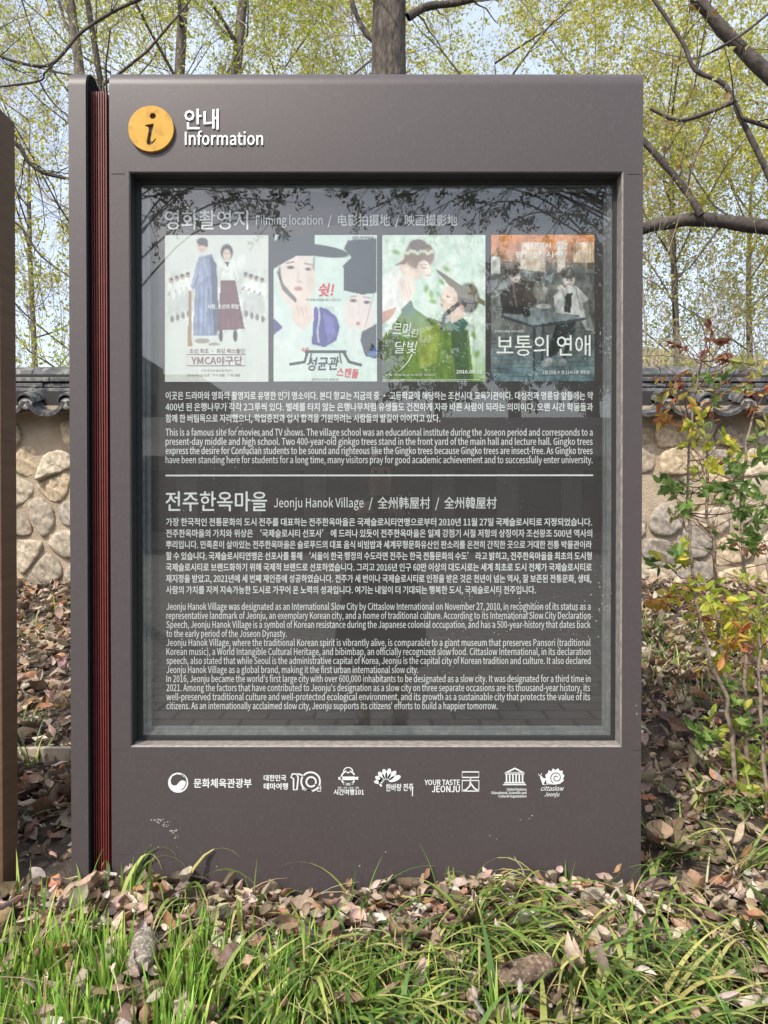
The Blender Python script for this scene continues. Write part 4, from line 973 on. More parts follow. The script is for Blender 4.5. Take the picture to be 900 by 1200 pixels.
# ------------------------------------------------------------------ shrubs in front of the wall at the right
YG = [(.58, .55, .07), (.46, .50, .07), (.66, .56, .09), (.34, .42, .06)]
GREEN = [(.15, .25, .06), (.20, .32, .08), (.26, .37, .09), (.11, .19, .055)]
AUT = [(.55, .36, .07), (.55, .25, .08), (.42, .14, .06), (.58, .45, .10)]
RED = [(.26, .075, .05), (.19, .06, .045), (.36, .19, .09), (.24, .12, .07)]
LIME = [(.38, .48, .08), (.48, .52, .10), (.55, .50, .10), (.28, .38, .07)]
def shrub(label, base_px, stems, clusters, seed, twigs):
    b = at(base_px[0], base_px[1], .42)
    root = empty('nandina_shrub', b, label, 'shrub', 'leggy shrubs growing right of the sign')
    r = random.Random(seed); st = Tubes(); tw = Tubes(); P, D, S, C = [], [], [], []
    allp = []
    for pts, Y0, Y1, r0 in stems:
        q = smooth_path([at(x, y, Y0 + (Y1 - Y0) * i / (len(pts) - 1)) for i, (x, y) in enumerate(pts)], 4)
        q = [p + Vector((r.gauss(0, .004), r.gauss(0, .004), 0)) for p in q]
        st.add(q, lerp_list(r0, r0 * .4, len(q)), 7); allp += q
    for (x, y, n, pal_, rad, sz) in clusters:
        c = at(x, y, r.uniform(.25, .7)); d0 = min(allp, key=lambda p: (p - c).length + max(0, p.z - c.z) * 2)
        mid = d0.lerp(c, .5) + Vector((0, 0, -.02)); tw.add(smooth_path([d0, mid, c], 3), lerp_list(.0028, .0012, 7), 4)
        nsub = max(3, n // 3)
        for _ in range(nsub):
            dd = Vector((r.gauss(0, 1), r.gauss(0, .8), r.gauss(.1, .7))).normalized(); L = rad * PX(2.5) * r.uniform(.7, 1.25)
            e = c + dd * L; tw.add([mid.lerp(c, r.uniform(.3, 1)), c + dd * L * .5 + Vector((0, 0, .006)), e], [.0014, .001, .0006], 3)
            for k in range(7):
                t = .35 + .65 * k / 6; p = c.lerp(e, t); sd = Vector((r.gauss(0, 1), r.gauss(0, 1), r.gauss(-.1, .7)))
                P.append(p); D.append(dd * .7 + sd.normalized()); S.append(sz * r.uniform(.75, 1.3))
                cc = np.array(r.choice(pal_)) * r.uniform(.8, 1.2); C.append(cc)
    for _ in range(twigs):
        p = r.choice(allp[len(allp) // 3:]); d = Vector((r.gauss(0, .8), r.gauss(0, .6), abs(r.gauss(.4, .5)))).normalized(); L = r.uniform(.1, .3)
        tw.add([p, p + d * L * .5 + Vector((0, 0, .01)), p + d * L + Vector((r.gauss(0, .02), 0, r.gauss(0, .02)))], [.0022, .0016, .0007], 3)
    st.build('stem', M['stem'], root)
    leaf_mesh('foliage', [tuple(p) for p in P], [tuple(p) for p in D], S, np.array(C), [M['leaf'], M['stemred']], root, .48, .3, seed, k6=True, twigs=tw)
shrub('leggy shrub with red tipped top and bright yellow low leaves beside the sign', (870, 1010), [
    ([(872, 1012), (863, 917), (853, 837), (830, 760), (817, 707), (808, 640), (806, 560), (812, 480), (826, 410)], .40, .55, .0085),
    ([(885, 1014), (877, 937), (874, 800), (873, 690), (868, 600), (876, 520), (888, 470)], .45, .7, .0085),
    ([(876, 1008), (858, 860), (843, 740), (838, 650), (828, 590), (832, 500), (850, 430)], .5, .75, .009)],
    [(790, 440, 9, RED + AUT, 26, .026), (812, 415, 9, RED, 26, .026), (846, 425, 9, RED + OLIVE, 26, .026), (868, 450, 9, RED + OLIVE, 26, .028), (838, 474, 10, RED + GREEN, 26, .028), (800, 455, 8, RED + OLIVE, 24, .026), (880, 470, 9, RED + AUT, 24, .028), (850, 545, 10, RED + GREEN, 24, .032), (876, 558, 12, GREEN, 24, .036), (866, 640, 12, GREEN + RED, 24, .036), (846, 635, 10, GREEN, 24, .036), (800, 610, 8, OLIVE, 22, .034),
     (842, 700, 14, YG, 22, .040), (862, 712, 16, YG, 26, .042), (880, 745, 14, YG, 22, .042), (846, 746, 14, YG, 24, .042), (822, 725, 8, YG + AUT, 18, .040), (866, 772, 12, YG, 24, .04),
     (800, 482, 14, AUT, 24, .034), (778, 485, 10, AUT, 14, .034), (832, 400, 6, RED, 20, .034), (856, 408, 6, RED, 16, .030), (820, 440, 10, OLIVE, 26, .03), (842, 455, 12, GREEN, 24, .034), (872, 432, 12, OLIVE, 26, .034), (826, 500, 16, YG, 24, .034), (845, 520, 16, YG, 24, .034),
     (806, 525, 12, OLIVE, 24, .03), (812, 573, 12, GREEN, 22, .038), (785, 580, 8, GREEN, 20, .042), (792, 560, 8, GREEN, 16, .036), (838, 580, 16, GREEN, 24, .036), (860, 570, 18, GREEN, 26, .038), (826, 555, 12, YG, 18, .036), (868, 615, 14, GREEN, 24, .04), (850, 600, 10, GREEN, 20, .036),
     (884, 535, 20, GREEN, 26, .04), (893, 500, 14, OLIVE, 24, .036), (890, 590, 14, GREEN, 24, .04), (785, 665, 14, GREEN + YG, 22, .042), (792, 690, 12, YG, 20, .04), (778, 706, 9, AUT, 16, .044), (796, 655, 8, YG, 16, .04),
     (838, 690, 10, LIME, 22, .036), (862, 675, 8, LIME, 18, .036), (848, 728, 20, YG + AUT, 26, .042), (832, 742, 14, YG + AUT, 22, .040), (872, 735, 20, YG, 26, .042), (890, 720, 14, LIME, 22, .042), (858, 752, 12, AUT, 20, .044), (884, 760, 12, YG + AUT, 18, .042), (830, 780, 9, YG + RED, 18, .038), (850, 785, 9, LIME, 18, .036),
     (842, 812, 10, GREEN, 20, .038), (856, 832, 10, GREEN, 20, .040), (834, 855, 10, LIME, 22, .042), (815, 862, 5, GREEN, 12, .052), (860, 868, 10, LIME, 22, .042), (848, 905, 7, LIME, 18, .046)], 81, 70)
shrub('bright lime leaved shrub at the right edge below the wall', (905, 1012), [
    ([(900, 1018), (898, 930), (894, 850), (890, 780), (896, 700), (902, 640)], .30, .4, .0075), ([(912, 1016), (908, 900), (914, 800), (906, 720)], .35, .45, .0075)],
    [(878, 890, 14, LIME, 24, .05), (892, 900, 16, LIME, 26, .054), (870, 912, 7, YG, 18, .05), (896, 860, 14, GREEN, 24, .046), (894, 815, 14, GREEN + LIME, 24, .04), (899, 700, 12, LIME, 24, .042), (882, 935, 6, GREEN, 16, .054), (905, 765, 12, LIME, 24, .042), (900, 640, 12, GREEN, 24, .042), (905, 925, 12, LIME, 24, .05)], 82, 26)

# ------------------------------------------------------------------ leaf litter, grass and small things on the ground
def clear_(x, y):
    """room for the log and the bark slab"""
    return ((np.abs(x + .548) < .028) & (y > -.36) & (y < -.16)) | ((np.abs(x - .30) < .085) & (y > -.37) & (y < -.27))
def litter(name, n, region, size, cols, seed, lift=.02, keep=None, tilt=1.0):
    r = np.random.RandomState(seed)
    x0, x1, y0, y1 = region
    x = r.uniform(x0, x1, n); y = r.uniform(y0, y1, n)
    k = ~((x > -1.86) & (x < .72) & (y > -.012) & (y < .112))
    if keep is not None: k &= keep(x, y, r)
    k &= ~clear_(x, y)
    x, y = x[k], y[k]; n = len(x)
    S = size * np.clip(r.lognormal(-.15, .38, n), .35, 1.8); asp = r.uniform(.25, .62, n); yaw = r.uniform(0, 6.28, n); pit = r.normal(0, .5 * tilt, n); rol = r.normal(0, .65 * tilt, n); curl = r.uniform(.1, 1.9, n) * r.choice([-1, 1], n)
    us = np.linspace(-.5, .5, 5); V = np.zeros((n, 5, 3, 3))
    wv = np.array([.06, .82, 1, .68, .03])
    for i, u in enumerate(us):
        for j, s in enumerate((-1, 0, 1)):
            V[:, i, j, 0] = u * S; V[:, i, j, 1] = s * wv[i] * asp * S * .5
            V[:, i, j, 2] = S * curl * (u * u * .9 + abs(s) * wv[i] * .22) + S * .05 * np.sin(u * 7 + yaw)
    cr, sr = np.cos(rol), np.sin(rol); cp, sp = np.cos(pit), np.sin(pit); cyw, syw = np.cos(yaw), np.sin(yaw)
    X, Yv, Z = V[..., 0], V[..., 1], V[..., 2]; b = (slice(None), None, None)
    Yv, Z = Yv * cr[b] - Z * sr[b], Yv * sr[b] + Z * cr[b]
    X, Z = X * cp[b] - Z * sp[b], X * sp[b] + Z * cp[b]
    X, Yv = X * cyw[b] - Yv * syw[b], X * syw[b] + Yv * cyw[b]
    base = gz(x, y) + lift * r.rand(n) ** 1.5 + .008
    V = np.stack([X + x[b], Yv + y[b], Z + base[b]], -1)
    I = np.arange(n * 15).reshape(n, 5, 3)
    Fq = np.stack([I[:, :-1, :-1], I[:, 1:, :-1], I[:, 1:, 1:], I[:, :-1, 1:]], -1).reshape(-1, 4)
    C = np.repeat(palette(n, cols, seed + 1, .3), 15, 0)
    return tag(fast_mesh(name, V.reshape(-1, 3), Fq, M['dryleaf'], col=np.clip(C, .02, .7), smooth=True), kind='stuff')
DRY = [(.44, .34, .27), (.38, .28, .21), (.30, .23, .16), (.22, .155, .10), (.40, .32, .235), (.15, .105, .07), (.27, .175, .105), (.46, .40, .32), (.11, .08, .055), (.25, .19, .14), (.33, .18, .10), (.19, .14, .10), (.36, .27, .19)]
litter('leaf_litter', 17000, (-3.4, 3.6, .08, 3.02), .064, DRY, 91, .045)
litter('leaf_litter', 5200, (-1.3, 1.4, -.6, -.008), .050, DRY + [(.52, .44, .37), (.46, .38, .31)], 92, .042, tilt=.8, keep=lambda x, y, r: r.rand(len(x)) < .25 + .75 * np.clip((y + .42) / .3, 0, 1))
litter('leaf_litter', 520, (-1.1, 1.3, -.5, -.06), .05, DRY + [(.52, .44, .37), (.46, .38, .31)], 95, .085)
litter('leaf_litter', 9000, (-2.6, 2.6, -.5, 2.2), .024, DRY + [(.12, .09, .07)], 93, .03)

def blades(name, x, y, L, lean, yaw, width, cols, seed, droop, zoff=0, segs=6, tipdry=.0):
    r = np.random.RandomState(seed); n = len(x)
    t = np.linspace(0, 1, segs + 1)
    V = np.zeros((n, segs + 1, 2, 3)); C = np.zeros((n, segs + 1, 2, 3)); base = palette(n, cols, seed, .25)
    px = np.zeros(n); pz = np.zeros(n); ang = lean.copy()
    for i in range(segs + 1):
        if i:
            ang = lean + droop * (t[i] ** 1.4)
            px = px + np.sin(ang) * L / segs; pz = pz + np.cos(ang) * L / segs
        w = width * (1 - t[i] ** 2.2) * (.75 + .5 * math.sin(math.pi * min(t[i] + .2, 1))) * .5 + .0003
        sx, sy = -np.sin(yaw), np.cos(yaw)
        g0 = gz(x, y)
        for j, s in enumerate((-1, 1)):
            V[:, i, j, 0] = x + np.cos(yaw) * px + sx * s * w; V[:, i, j, 1] = y + np.sin(yaw) * px + sy * s * w; V[:, i, j, 2] = g0 + pz + zoff - .01
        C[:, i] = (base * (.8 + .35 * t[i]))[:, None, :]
        if tipdry and i >= segs - 1:
            m = r.rand(n) < tipdry; C[m, i] = np.array([.42, .32, .14])
    floor_ = gz(V[..., 0].ravel(), V[..., 1].ravel()).reshape(V.shape[:-1]) + .006
    V[:, 1:, :, 2] = np.maximum(V[:, 1:, :, 2], floor_[:, 1:])
    I = np.arange(n * (segs + 1) * 2).reshape(n, segs + 1, 2)
    Fq = np.stack([I[:, :-1, 0], I[:, :-1, 1], I[:, 1:, 1], I[:, 1:, 0]], -1).reshape(-1, 4)
    # keep blades from passing through the sign's plates
    V[..., 1] = np.where((V[..., 0] > -.87) & (V[..., 0] < .70) & (y[:, None, None] < 0) & (V[..., 1] > -.006), -.006, V[..., 1])
    return fast_mesh(name, V.reshape(-1, 3), Fq, M['drygrass'], col=np.clip(C.reshape(-1, 3), .01, .8))
def tufts(centres, per, spread, seed, flow=False):
    r = np.random.RandomState(seed); x, y, yaw = [], [], []
    for (cx, cy_, k) in centres:
        m = int(per * k); a = r.uniform(0, 6.28, m); q = np.abs(r.normal(0, spread, m))
        x.append(cx + np.cos(a) * q); y.append(cy_ + np.sin(a) * q); yaw.append(a + r.normal(0, .5, m) if not flow else r.normal(-1.05, .75) + r.normal(0, .42, m))
    x, y, yaw = np.concatenate(x), np.concatenate(y), np.concatenate(yaw); k = ~clear_(x, y)
    k &= ~((np.abs(x + .55) < .035) & (y > -.42) & (y < -.15)) & ~((np.abs(x - .30) < .10) & (y > -.47) & (y < -.26))
    return x[k], y[k], yaw[k], r
LAWN = [(.17, .32, .04), (.24, .40, .06), (.11, .22, .03), (.31, .44, .09)]
LIRI = [(.12, .20, .04), (.17, .25, .05), (.29, .33, .09), (.075, .135, .03), (.38, .38, .13), (.10, .17, .04)]
# fresh upright shoots at the front left
rr2 = np.random.RandomState(101)
cs = []
for _ in range(260):
    x = rr2.uniform(-.95, .85); y = rr2.uniform(-.66, -.15)
    dens = np.clip(1.2 - (x + .75) * .85, .10, 1.2) * np.clip((-.13 - y) / .22, .05, 1.1)
    if rr2.rand() < dens: cs.append((x, y, dens))
cs += [(-.80, -.04, .25), (-.70, -.03, .2), (-.66, -.10, .3), (-.98, -.02, .4), (-.88, -.1, .3), (.18, -.06, .2), (-.12, -.08, .2), (-.35, -.05, .2), (.48, -.05, .2)]
x, y, yaw, r_ = tufts(cs, 23, .04, 102); n = len(x)
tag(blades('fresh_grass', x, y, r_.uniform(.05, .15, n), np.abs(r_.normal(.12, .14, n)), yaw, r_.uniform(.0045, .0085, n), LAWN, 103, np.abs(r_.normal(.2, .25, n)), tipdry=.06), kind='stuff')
# arching strap leaved grass on the right and along the foot of the sign
cs = []
for _ in range(170):
    x = rr2.uniform(-.5, 1.2); y = rr2.uniform(-.66, -.13)
    if rr2.rand() < np.clip(.42 + (x + .3) * .6, .26, .92) * np.clip((-.08 - y) / .16, .2, 1): cs.append((x, y, rr2.uniform(.5, 1.1)))
cs += [(-.70, -.06, .7), (.36, -.08, .6), (.68, -.1, .7), (-.62, -.05, .5), (-.52, -.08, .5), (-.30, -.07, .3), (-.05, -.06, .3), (.22, -.05, .35), (.45, -.05, .4), (.60, -.06, .4), (.78, -.03, .7), (.80, .12, .6), (1.0, .06, .6), (.95, .3, .4), (1.1, -.05, .8)]
x, y, yaw, r_ = tufts(cs, 21, .03, 104, True); n = len(x)
yaw = np.where(r_.rand(n) < .2, r_.uniform(-3.1, 3.1, n), yaw)
k_ = r_.rand(n)
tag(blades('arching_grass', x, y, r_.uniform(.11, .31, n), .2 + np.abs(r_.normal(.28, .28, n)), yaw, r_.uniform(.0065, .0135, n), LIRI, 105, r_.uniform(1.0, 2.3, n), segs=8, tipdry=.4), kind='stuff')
# bleached dead straws among them
x, y, yaw, r_ = tufts([(rr2.uniform(-.9, 1.1), rr2.uniform(-.55, -.03), 1) for _ in range(70)], 6, .05, 108, True); n = len(x)
tag(blades('dead_straw', x, y, r_.uniform(.08, .26, n), .5 + np.abs(r_.normal(.4, .4, n)), yaw, r_.uniform(.002, .006, n), [(.44, .36, .22), (.36, .28, .17), (.52, .45, .30)], 109, r_.uniform(.6, 1.6, n), zoff=.01), kind='stuff')
# sparse green clumps on the leafy bank behind
cs = [(rr2.uniform(.75, 2.3), rr2.uniform(.15, 2.0), rr2.uniform(.3, 1)) for _ in range(60)] + [(rr2.uniform(-2.2, -1.0), rr2.uniform(.2, 2.6), rr2.uniform(.2, .8)) for _ in range(34)] + [(rr2.uniform(1.0, 2.1), rr2.uniform(1.5, 2.2), 1.2) for _ in range(20)]
x, y, yaw, r_ = tufts(cs, 26, .05, 106); n = len(x)
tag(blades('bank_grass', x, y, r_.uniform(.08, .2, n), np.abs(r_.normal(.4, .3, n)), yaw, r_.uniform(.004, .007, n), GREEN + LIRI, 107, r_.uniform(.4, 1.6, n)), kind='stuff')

# garden edging board on the bank at the left
b0, b1 = at(18, 896, .70), at(92, 886, .70)
bm = bmesh.new(); dx = Vector((.9, .035, 0))
yy = .70
add_box(bm, (-2.3, yy, gzf(-1.2, yy) - .05), (-.95, yy + .022, gzf(-1.2, yy) + .06), rot=Matrix.Rotation(R(2), 3, 'Z'), piv=Vector((-1.2, yy, 0)))
o = bm_obj('garden_edging', bm, M['plank'], bevel=.004); tag(rebase(o), 'pale weathered edging board across the leafy bank left of the sign', 'edging')
def on_ground(px, py, lift=0.0):
    y = -.2
    for _ in range(20): y = y + .5 * ((lambda p: (p.z - gzf(p.x, y) - lift))(at(px, py, y))) / .62
    return at(px, py, y)
# piece of log and slab of bark in the grass
def log_piece(name, px0, px1, r0, label, cat, flat=1.0, seed=3, m='log'):
    p, q = px0, px1; rr_ = random.Random(seed); d = (q - p); s = d.cross(Vector((0, 0, 1))).normalized(); u = s.cross(d).normalized()
    V, Fq, k, nn = [], [], 14, 12
    for i in range(nn):
        t = i / (nn - 1); c = p.lerp(q, t); e = (.35 if i in (0, nn - 1) else .93 if i in (1, nn - 2) else 1)
        for j in range(k):
            a = 2 * math.pi * j / k; rad = r0 * e * (1 + .16 * math.sin(a * 2 + t * 4) + rr_.uniform(-.09, .09))
            V.append(tuple(c + s * math.cos(a) * rad + u * math.sin(a) * rad * flat))
    for i in range(nn - 1):
        for j in range(k): Fq.append([i * k + j, i * k + (j + 1) % k, (i + 1) * k + (j + 1) % k, (i + 1) * k + j])
    Fq += [list(range(k))[::-1], list(range((nn - 1) * k, nn * k))]
    o = fast_mesh(name, V, Fq, M[m], smooth=True); return tag(rebase(o), label, cat)
log_piece('log_piece', on_ground(162, 1138, .045), on_ground(174, 1092, .055), .026, 'short grey lichen spotted log lying in the grass at the front left', 'log')
log_piece('bark_slab', on_ground(575, 1150, .06), on_ground(648, 1126, .075), .028, 'curved brown bark slab lying in the grass at the front centre right', 'bark', .62, 4, 'slab')
tb = Tubes(); tb.add(smooth_path([at(616, 1035, -.05), at(612, 1018, -.05), at(606, 1010, -.05), at(603, 1004, -.05)]), lerp_list(.0028, .0012, 13), 5)
tag(rebase(tb.build('twig', M['plank'])), 'thin pale upright twig in front of the sign foot, right of centre', 'twig')
tb = Tubes(); tb.add(smooth_path([at(120, 1098, -.2), at(190, 1085, -.2), at(250, 1082, -.2)]), lerp_list(.004, .002, 9), 5)
tag(rebase(tb.build('twig', M['bark'])), 'grey brown stick lying flat on the leaves under the red fins', 'twig')
# a few large dry leaves that stand out
def big_leaf(px, py, Y, S, col, rot, label, seed, wid=.62):
    r = random.Random(seed); c = at(px, py, Y); V, Fq = [], []
    for i in range(9):
        t = i / 8; w = math.sin(math.pi * min(t * .93 + .05, 1)) ** .8 * wid * .5
        for j in range(5):
            s = (j - 2) / 2
            p = Vector((s * w * S, -.10 * S + .22 * S * (abs(s) ** 1.5) * w * 2 + .12 * S * math.sin(t * 3 + seed), (t - .5) * S + .015 * S * math.sin(t * 20 + j)))
            V.append(p)
    for i in range(8):
        for j in range(4): Fq.append([i * 5 + j, i * 5 + j + 1, (i + 1) * 5 + j + 1, (i + 1) * 5 + j])
    mt = Matrix.Rotation(rot[2], 3, 'Z') @ Matrix.Rotation(rot[0], 3, 'X') @ Matrix.Rotation(rot[1], 3, 'Y')
    V = np.array([tuple(mt @ p + c) for p in V]); cl = np.array([col] * 45) * NR.uniform(.85, 1.1, (45, 1))
    o = fast_mesh('dry_leaf', V, Fq, M['dryleaf'], col=cl, smooth=True); tag(rebase(o), label, 'leaf', 'large dry leaves on the ground')
big_leaf(61, 1038, -.02, .062, (.55, .25, .16), (-.5, .6, .2), 'orange brown dry leaf standing between brown panel and sign', 1)
big_leaf(44, 1024, .02, .05, (.40, .34, .31), (-.6, -.9, .3), 'grey dry leaf beside the foot of the brown panel', 2)
big_leaf(195, 1052, -.06, .055, (.42, .33, .31), (-.3, .35, .1), 'slim mauve grey dry leaf leaning on grass under the foot plate', 3, .3)
big_leaf(208, 1047, -.06, .05, (.55, .50, .48), (-.3, .3, .1), 'slim whitish dry leaf beside the mauve one under the foot plate', 4, .28)
big_leaf(808, 1080, -.14, .065, (.52, .46, .42), (-1.0, .5, .4), 'broad pale grey dry leaf on the grass right of the sign', 5, .8)
big_leaf(862, 1105, -.20, .062, (.48, .42, .38), (-.8, -.6, -.2), 'broad grey dry leaf on grass nearest the lower right edge', 6, .8)
big_leaf(100, 1066, -.10, .07, (.52, .40, .33), (-.8, -.3, .2), 'crumpled tan dry leaf in front of the left post', 7, .6)
big_leaf(700, 1058, -.08, .07, (.56, .47, .42), (-.7, 1.2, .2), 'pale curled dry leaf under the right end of the foot plate', 8, .45)
big_leaf(806, 1142, -.28, .06, (.46, .27, .18), (-.9, .2, .2), 'rust brown curled dry leaf in the grass at the lower right', 9, .5)

# ------------------------------------------------------------------ what stands behind the camera (seen in the glass)
MP = .0485
def at_r(px, py, D):
    """point whose mirror image in the glass is seen at the pixel"""
    p = at(px, py, D); p.y = 2 * MP - p.y; return p
DKL = [(.06, .085, .03), (.08, .11, .035), (.05, .07, .03)]
def mirror_tree(label, bx, by, h, r, D, clusters, seed, size=.06, sc=1, gz0=-.33):
    b = Vector((bx, by, gz0)); root = empty('street_tree', b, label, 'tree', 'trees across the paving')
    g_ = Grow(seed); top = b + Vector((0, 0, h)); g_.T.add([b, b + Vector((.04, 0, h * .3)), b + Vector((0, .05, h * .65)), top], [r * 1.2, r, r * .8, r * .4], 12)
    for (x, y, n) in clusters:
        c = at_r(x, y, D + g_.r.uniform(-.8, .8)); s = b + Vector((0, 0, h * g_.r.uniform(.55, .9)))
        m = s.lerp(c, .55) + Vector((g_.r.gauss(0, .2), g_.r.gauss(0, .2), .45)); m2 = m.lerp(c, .6) + Vector((0, 0, .12))
        q = smooth_path([s, m, m2, c], 4); g_.T.add(q, lerp_list(.016, .004, len(q)), 5)
        for _ in range(n):
            d = (g_.rv() + Vector((0, 0, -.5))).normalized(); L = g_.r.uniform(.15, .42) * sc; e = c + d * L; g_.tw.add([c.lerp(m2, g_.r.random() * .4), c + d * L * .5, e], [.005 * sc, .003 * sc, .0015 * sc], 3)
            for k in range(22):
                p = (c + d * L * .5).lerp(e, g_.r.random()) + g_.rv() * .03 * sc; g_.P.append(p); g_.D.append(d + g_.rv() * .8)
    g_.finish(root, M['barkdark'], DKL, size, seed, wid=.4, twigbark=M['barkdark'])
mirror_tree('tree with hanging leafy boughs behind the camera, mirrored at the right of the glass', 3.6, -7.6, 6.4, .16, 6.0,
    [(418, 222, 6), (446, 212, 6), (432, 246, 4), (470, 232, 6), (492, 222, 6), (505, 248, 5), (522, 212, 6), (548, 218, 6), (556, 246, 5), (585, 228, 6), (600, 258, 5), (615, 216, 6), (642, 226, 6), (650, 262, 5), (672, 216, 6), (690, 236, 6), (700, 262, 6), (712, 300, 5), (715, 350, 4), (630, 244, 4), (720, 420, 4), (470, 190, 6), (560, 190, 6), (640, 185, 6), (700, 190, 6)], 121)
mirror_tree('tree with sparse boughs behind the camera, mirrored at the left of the glass', -4.2, -8.4, 6.2, .14, 6.0,
    [(178, 222, 4), (196, 238, 6), (205, 216, 6), (186, 262, 4), (222, 250, 5), (262, 224, 6), (282, 236, 6), (300, 222, 6), (322, 236, 6), (335, 218, 6), (318, 258, 5), (240, 208, 4), (292, 205, 5)], 122)
cl_ = [(x + rng.uniform(-8, 8), y + rng.uniform(-8, 8), 5) for x in range(560, 668, 15) for y in range(300, 440, 17) if y > 318 + abs(x - 612) * .55 + rng.uniform(-14, 14)]
mirror_tree('broad dark tree beyond the paving behind the camera, mirrored over the posters at the right', 5.2, -27.5, 9, .3, 27.5, cl_, 123, .30, 3.4)
cl_ = [(x + rng.uniform(-8, 8), y + rng.uniform(-8, 8), 5) for x in range(650, 770, 15) for y in range(265, 440, 17) if y > 272 + abs(x - 712) * .6 + rng.uniform(-14, 14)]
mirror_tree('tall dark tree behind the camera, mirrored along the right edge of the glass', 8.6, -28.5, 10.5, .32, 28, cl_, 124, .30, 3.4)
cl_ = [(x + rng.uniform(-8, 8), y + rng.uniform(-8, 8), 4) for x in range(470, 565, 16) for y in range(360, 450, 17) if y > 366 + abs(x - 516) * .6 + rng.uniform(-12, 12)]
mirror_tree('lower round dark tree behind the camera, mirrored across the third poster', 2.2, -28, 6.5, .25, 28, cl_, 125, .30, 3.4)
# long low tiled hall across the paving
hall = empty('tiled_hall', (0, -21.5, -.35), 'long low hall with a dark tiled roof across the paving behind the camera', 'building')
bm = bmesh.new(); add_box(bm, (-26, -25, -.36), (18, -21, 2.6)); bm_obj('wall', bm, mat('pale plaster wall', (.30, .28, .25), (.36, .34, .30), 2, .9), hall)
tm_ = mat('dark timber', (.06, .04, .03), (.09, .06, .045), 6, .7)
for i in range(-12, 9): bm = bmesh.new(); add_box(bm, (i * 2 + .2, -20.99, .2), (i * 2 + 1.5, -20.9, 2.1)); bm_obj('timber_door', bm, tm_, hall)
bm = bmesh.new()
sec = [(-20.0, 2.5), (-21.6, 3.1), (-23, 4.0), (-24.4, 3.1), (-26, 2.5), (-26, 2.35), (-23, 3.7), (-20.0, 2.35)]
A = [bm.verts.new((-27, y, z)) for y, z in sec]; B = [bm.verts.new((19, y, z)) for y, z in sec]
bm.faces.new(A); bm.faces.new(B[::-1])
for i in range(len(sec)): bm.faces.new([A[i], A[(i + 1) % 8], B[(i + 1) % 8], B[i]])
bm_obj('roof', bm, M['tile'], hall)
def far_block(x0, x1, y0, y1, h, label):
    e = empty('far_building', ((x0 + x1) / 2, (y0 + y1) / 2, -.3), label, 'building')
    bm = bmesh.new(); add_box(bm, (x0, y0, -.3), (x1, y1, h)); add_box(bm, (x0 + 1, y0 + 1, h), (x0 + 4, y1 - 1, h + 2)); bm_obj('wall', bm, mat('grey render', (.2, .2, .2), (.25, .25, .25), 1, .9), e)
    wg = mat('dark window glass', (.03, .035, .04), rough=.15)
    for i in range(int((x1 - x0) / 2.2)):
        for k in range(int(h / 3)):
            bm = bmesh.new(); add_box(bm, (x0 + .6 + i * 2.2, y1 + .002, .8 + k * 3), (x0 + 1.8 + i * 2.2, y1 + .06, 2.2 + k * 3)); bm_obj('window', bm, wg, e)
far_block(-21, -12, -56, -46, 9.5, 'grey block of flats left of the hills behind the camera')

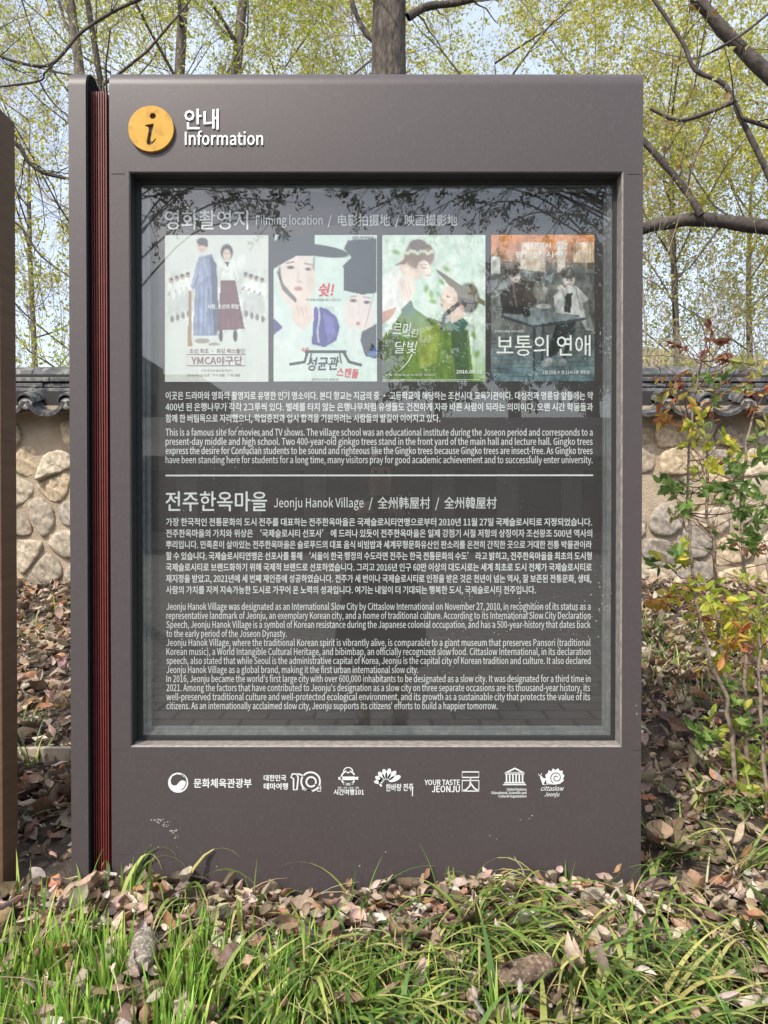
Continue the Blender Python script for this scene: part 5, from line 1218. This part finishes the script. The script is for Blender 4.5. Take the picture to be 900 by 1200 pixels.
# photographer, mirrored in the pane
def photographer():
    gx, gy, g0 = -.02, -2.42, -.33
    root = empty('person', (gx, gy, g0), 'person in a long dark coat standing behind the camera with a phone raised', 'person')
    J = {'pel': (0, 0, .88), 'wai': (0, 0, 1.05), 'che': (0, .01, 1.24), 'nek': (0, .02, 1.40), 'hed0': (0, .035, 1.47), 'hed1': (0, .05, 1.56), 'hed2': (0, .045, 1.64),
         'hl': (-.09, 0, .84), 'kl': (-.10, .02, .47), 'al': (-.10, -.01, .08), 'tl': (-.11, .13, .03), 'hr': (.09, 0, .84), 'kr': (.10, .02, .47), 'ar': (.11, -.01, .08), 'tr': (.12, .13, .03),
         'sl': (-.17, .0, 1.36), 'el': (-.24, .12, 1.14), 'wl': (-.09, .32, 1.34), 'pl': (-.062, .365, 1.36), 'sr': (.17, .0, 1.36), 'er': (.24, .12, 1.14), 'wr': (.09, .32, 1.34), 'pr': (.062, .365, 1.36)}
    Rr = dict(pel=.13, wai=.12, che=.14, nek=.055, hed0=.06, hed1=.082, hed2=.07, hl=.085, kl=.06, al=.04, tl=.035, hr=.085, kr=.06, ar=.04, tr=.035, sl=.06, el=.042, wl=.028, pl=.026, sr=.06, er=.042, wr=.028, pr=.026)
    E_ = [('pel', 'wai'), ('wai', 'che'), ('che', 'nek'), ('nek', 'hed0'), ('hed0', 'hed1'), ('hed1', 'hed2'), ('pel', 'hl'), ('hl', 'kl'), ('kl', 'al'), ('al', 'tl'), ('pel', 'hr'), ('hr', 'kr'), ('kr', 'ar'), ('ar', 'tr'), ('che', 'sl'), ('sl', 'el'), ('el', 'wl'), ('wl', 'pl'), ('che', 'sr'), ('sr', 'er'), ('er', 'wr'), ('wr', 'pr')]
    for s, sg in (('l', -1), ('r', 1)):     # five bent fingers closing round the phone, thumb below
        for k in range(4):
            a, b = 'f%s%da' % (s, k), 'f%s%db' % (s, k)
            J[a] = (sg * (.075 - .004 * k), .395 + .002 * k, 1.375 - .016 * k); J[b] = (sg * (.045 - .002 * k), .408, 1.372 - .016 * k); Rr[a] = .009; Rr[b] = .008
            E_ += [('p' + s, a), (a, b)]
        a, b = 't%sa' % s, 't%sb' % s
        J[a] = (sg * .06, .35, 1.32); J[b] = (sg * .035, .362, 1.33); Rr[a] = .011; Rr[b] = .009; E_ += [('p' + s, a), (a, b)]
    ks = list(J); me = bpy.data.meshes.new('body'); me.from_pydata([(J[k][0] + gx, J[k][1] + gy, J[k][2] + g0) for k in ks], [(ks.index(a), ks.index(b)) for a, b in E_], [])
    o = link('body', me, mat('skin', (.45, .29, .21), rough=.55), root)
    sk = o.modifiers.new('skin', 'SKIN'); sk.use_smooth_shade = True
    for i, k in enumerate(ks):
        me.skin_vertices[0].data[i].radius = (Rr[k], Rr[k]); me.skin_vertices[0].data[i].use_root = (k == 'pel')
    ss = o.modifiers.new('sub', 'SUBSURF'); ss.levels = ss.render_levels = 2
    coat = mat('dark wool coat', (.018, .017, .018), (.028, .026, .027), 30, .95)
    T = Tubes()
    V, Fq = [], []; rows = [(.40, .30, .20), (.6, .275, .19), (.85, .235, .17), (1.05, .215, .16), (1.25, .22, .165), (1.36, .20, .13), (1.42, .09, .085)]
    for (z, rx, ry) in rows:
        for j in range(24):
            a = 2 * math.pi * j / 24; f = 1 + .03 * math.sin(a * 7) * (1.4 - z); V.append((gx + rx * f * math.cos(a), gy + .01 + ry * f * math.sin(a), g0 + z))
    for i in range(len(rows) - 1):
        for j in range(24): Fq.append((i * 24 + j, i * 24 + (j + 1) % 24, (i + 1) * 24 + (j + 1) % 24, (i + 1) * 24 + j))
    co_ = fast_mesh('coat', np.array(V), np.array(Fq), coat, root, smooth=True)
    for s in (-1, 1):
        T.add(smooth_path([Vector((gx + s * .15, gy, g0 + 1.36)), Vector((gx + s * .25, gy + .11, g0 + 1.14)), Vector((gx + s * .11, gy + .29, g0 + 1.32))], 5), [.085, .082, .08, .078, .075, .072, .068, .064, .06, .056, .05], 12)
    T.build('sleeves', coat, co_)
    bm = bmesh.new(); r = bmesh.ops.create_uvsphere(bm, u_segments=20, v_segments=14, radius=1)
    for v in r['verts']:
        v.co = Vector((gx + v.co.x * .098, gy + .028 + v.co.y * .10 - (.02 if v.co.z < .2 else 0), g0 + 1.585 + v.co.z * .10))
    bm_obj('hair', bm, mat('black hair', (.012, .010, .009), (.025, .02, .018), 120, .5), root, smooth=True)
    em, lm_ = mat('dark eye', (.03, .02, .015), rough=.2), mat('black shoe leather', (.02, .02, .02), rough=.4)
    for s in (-1, 1):
        bm = bmesh.new(); bmesh.ops.create_uvsphere(bm, u_segments=10, v_segments=8, radius=.011, matrix=Matrix.Translation((gx + s * .03, gy + .128, g0 + 1.56))); bm_obj('eye', bm, em, root, smooth=True)
        bm = bmesh.new(); add_box(bm, (gx + s * .11 - .045, gy - .10, g0), (gx + s * .11 + .045, gy + .17, g0 + .085)); bm_obj('shoe', bm, lm_, root, bevel=.02)
    bm = bmesh.new(); add_box(bm, (gx - .074, gy + .365, g0 + 1.33), (gx + .074, gy + .374, g0 + 1.40))
    ph = bm_obj('phone', bm, mat('black phone case', (.015, .015, .017), rough=.3), bevel=.004); tag(rebase(ph), 'black phone held sideways in both hands behind the camera', 'phone')
photographer()
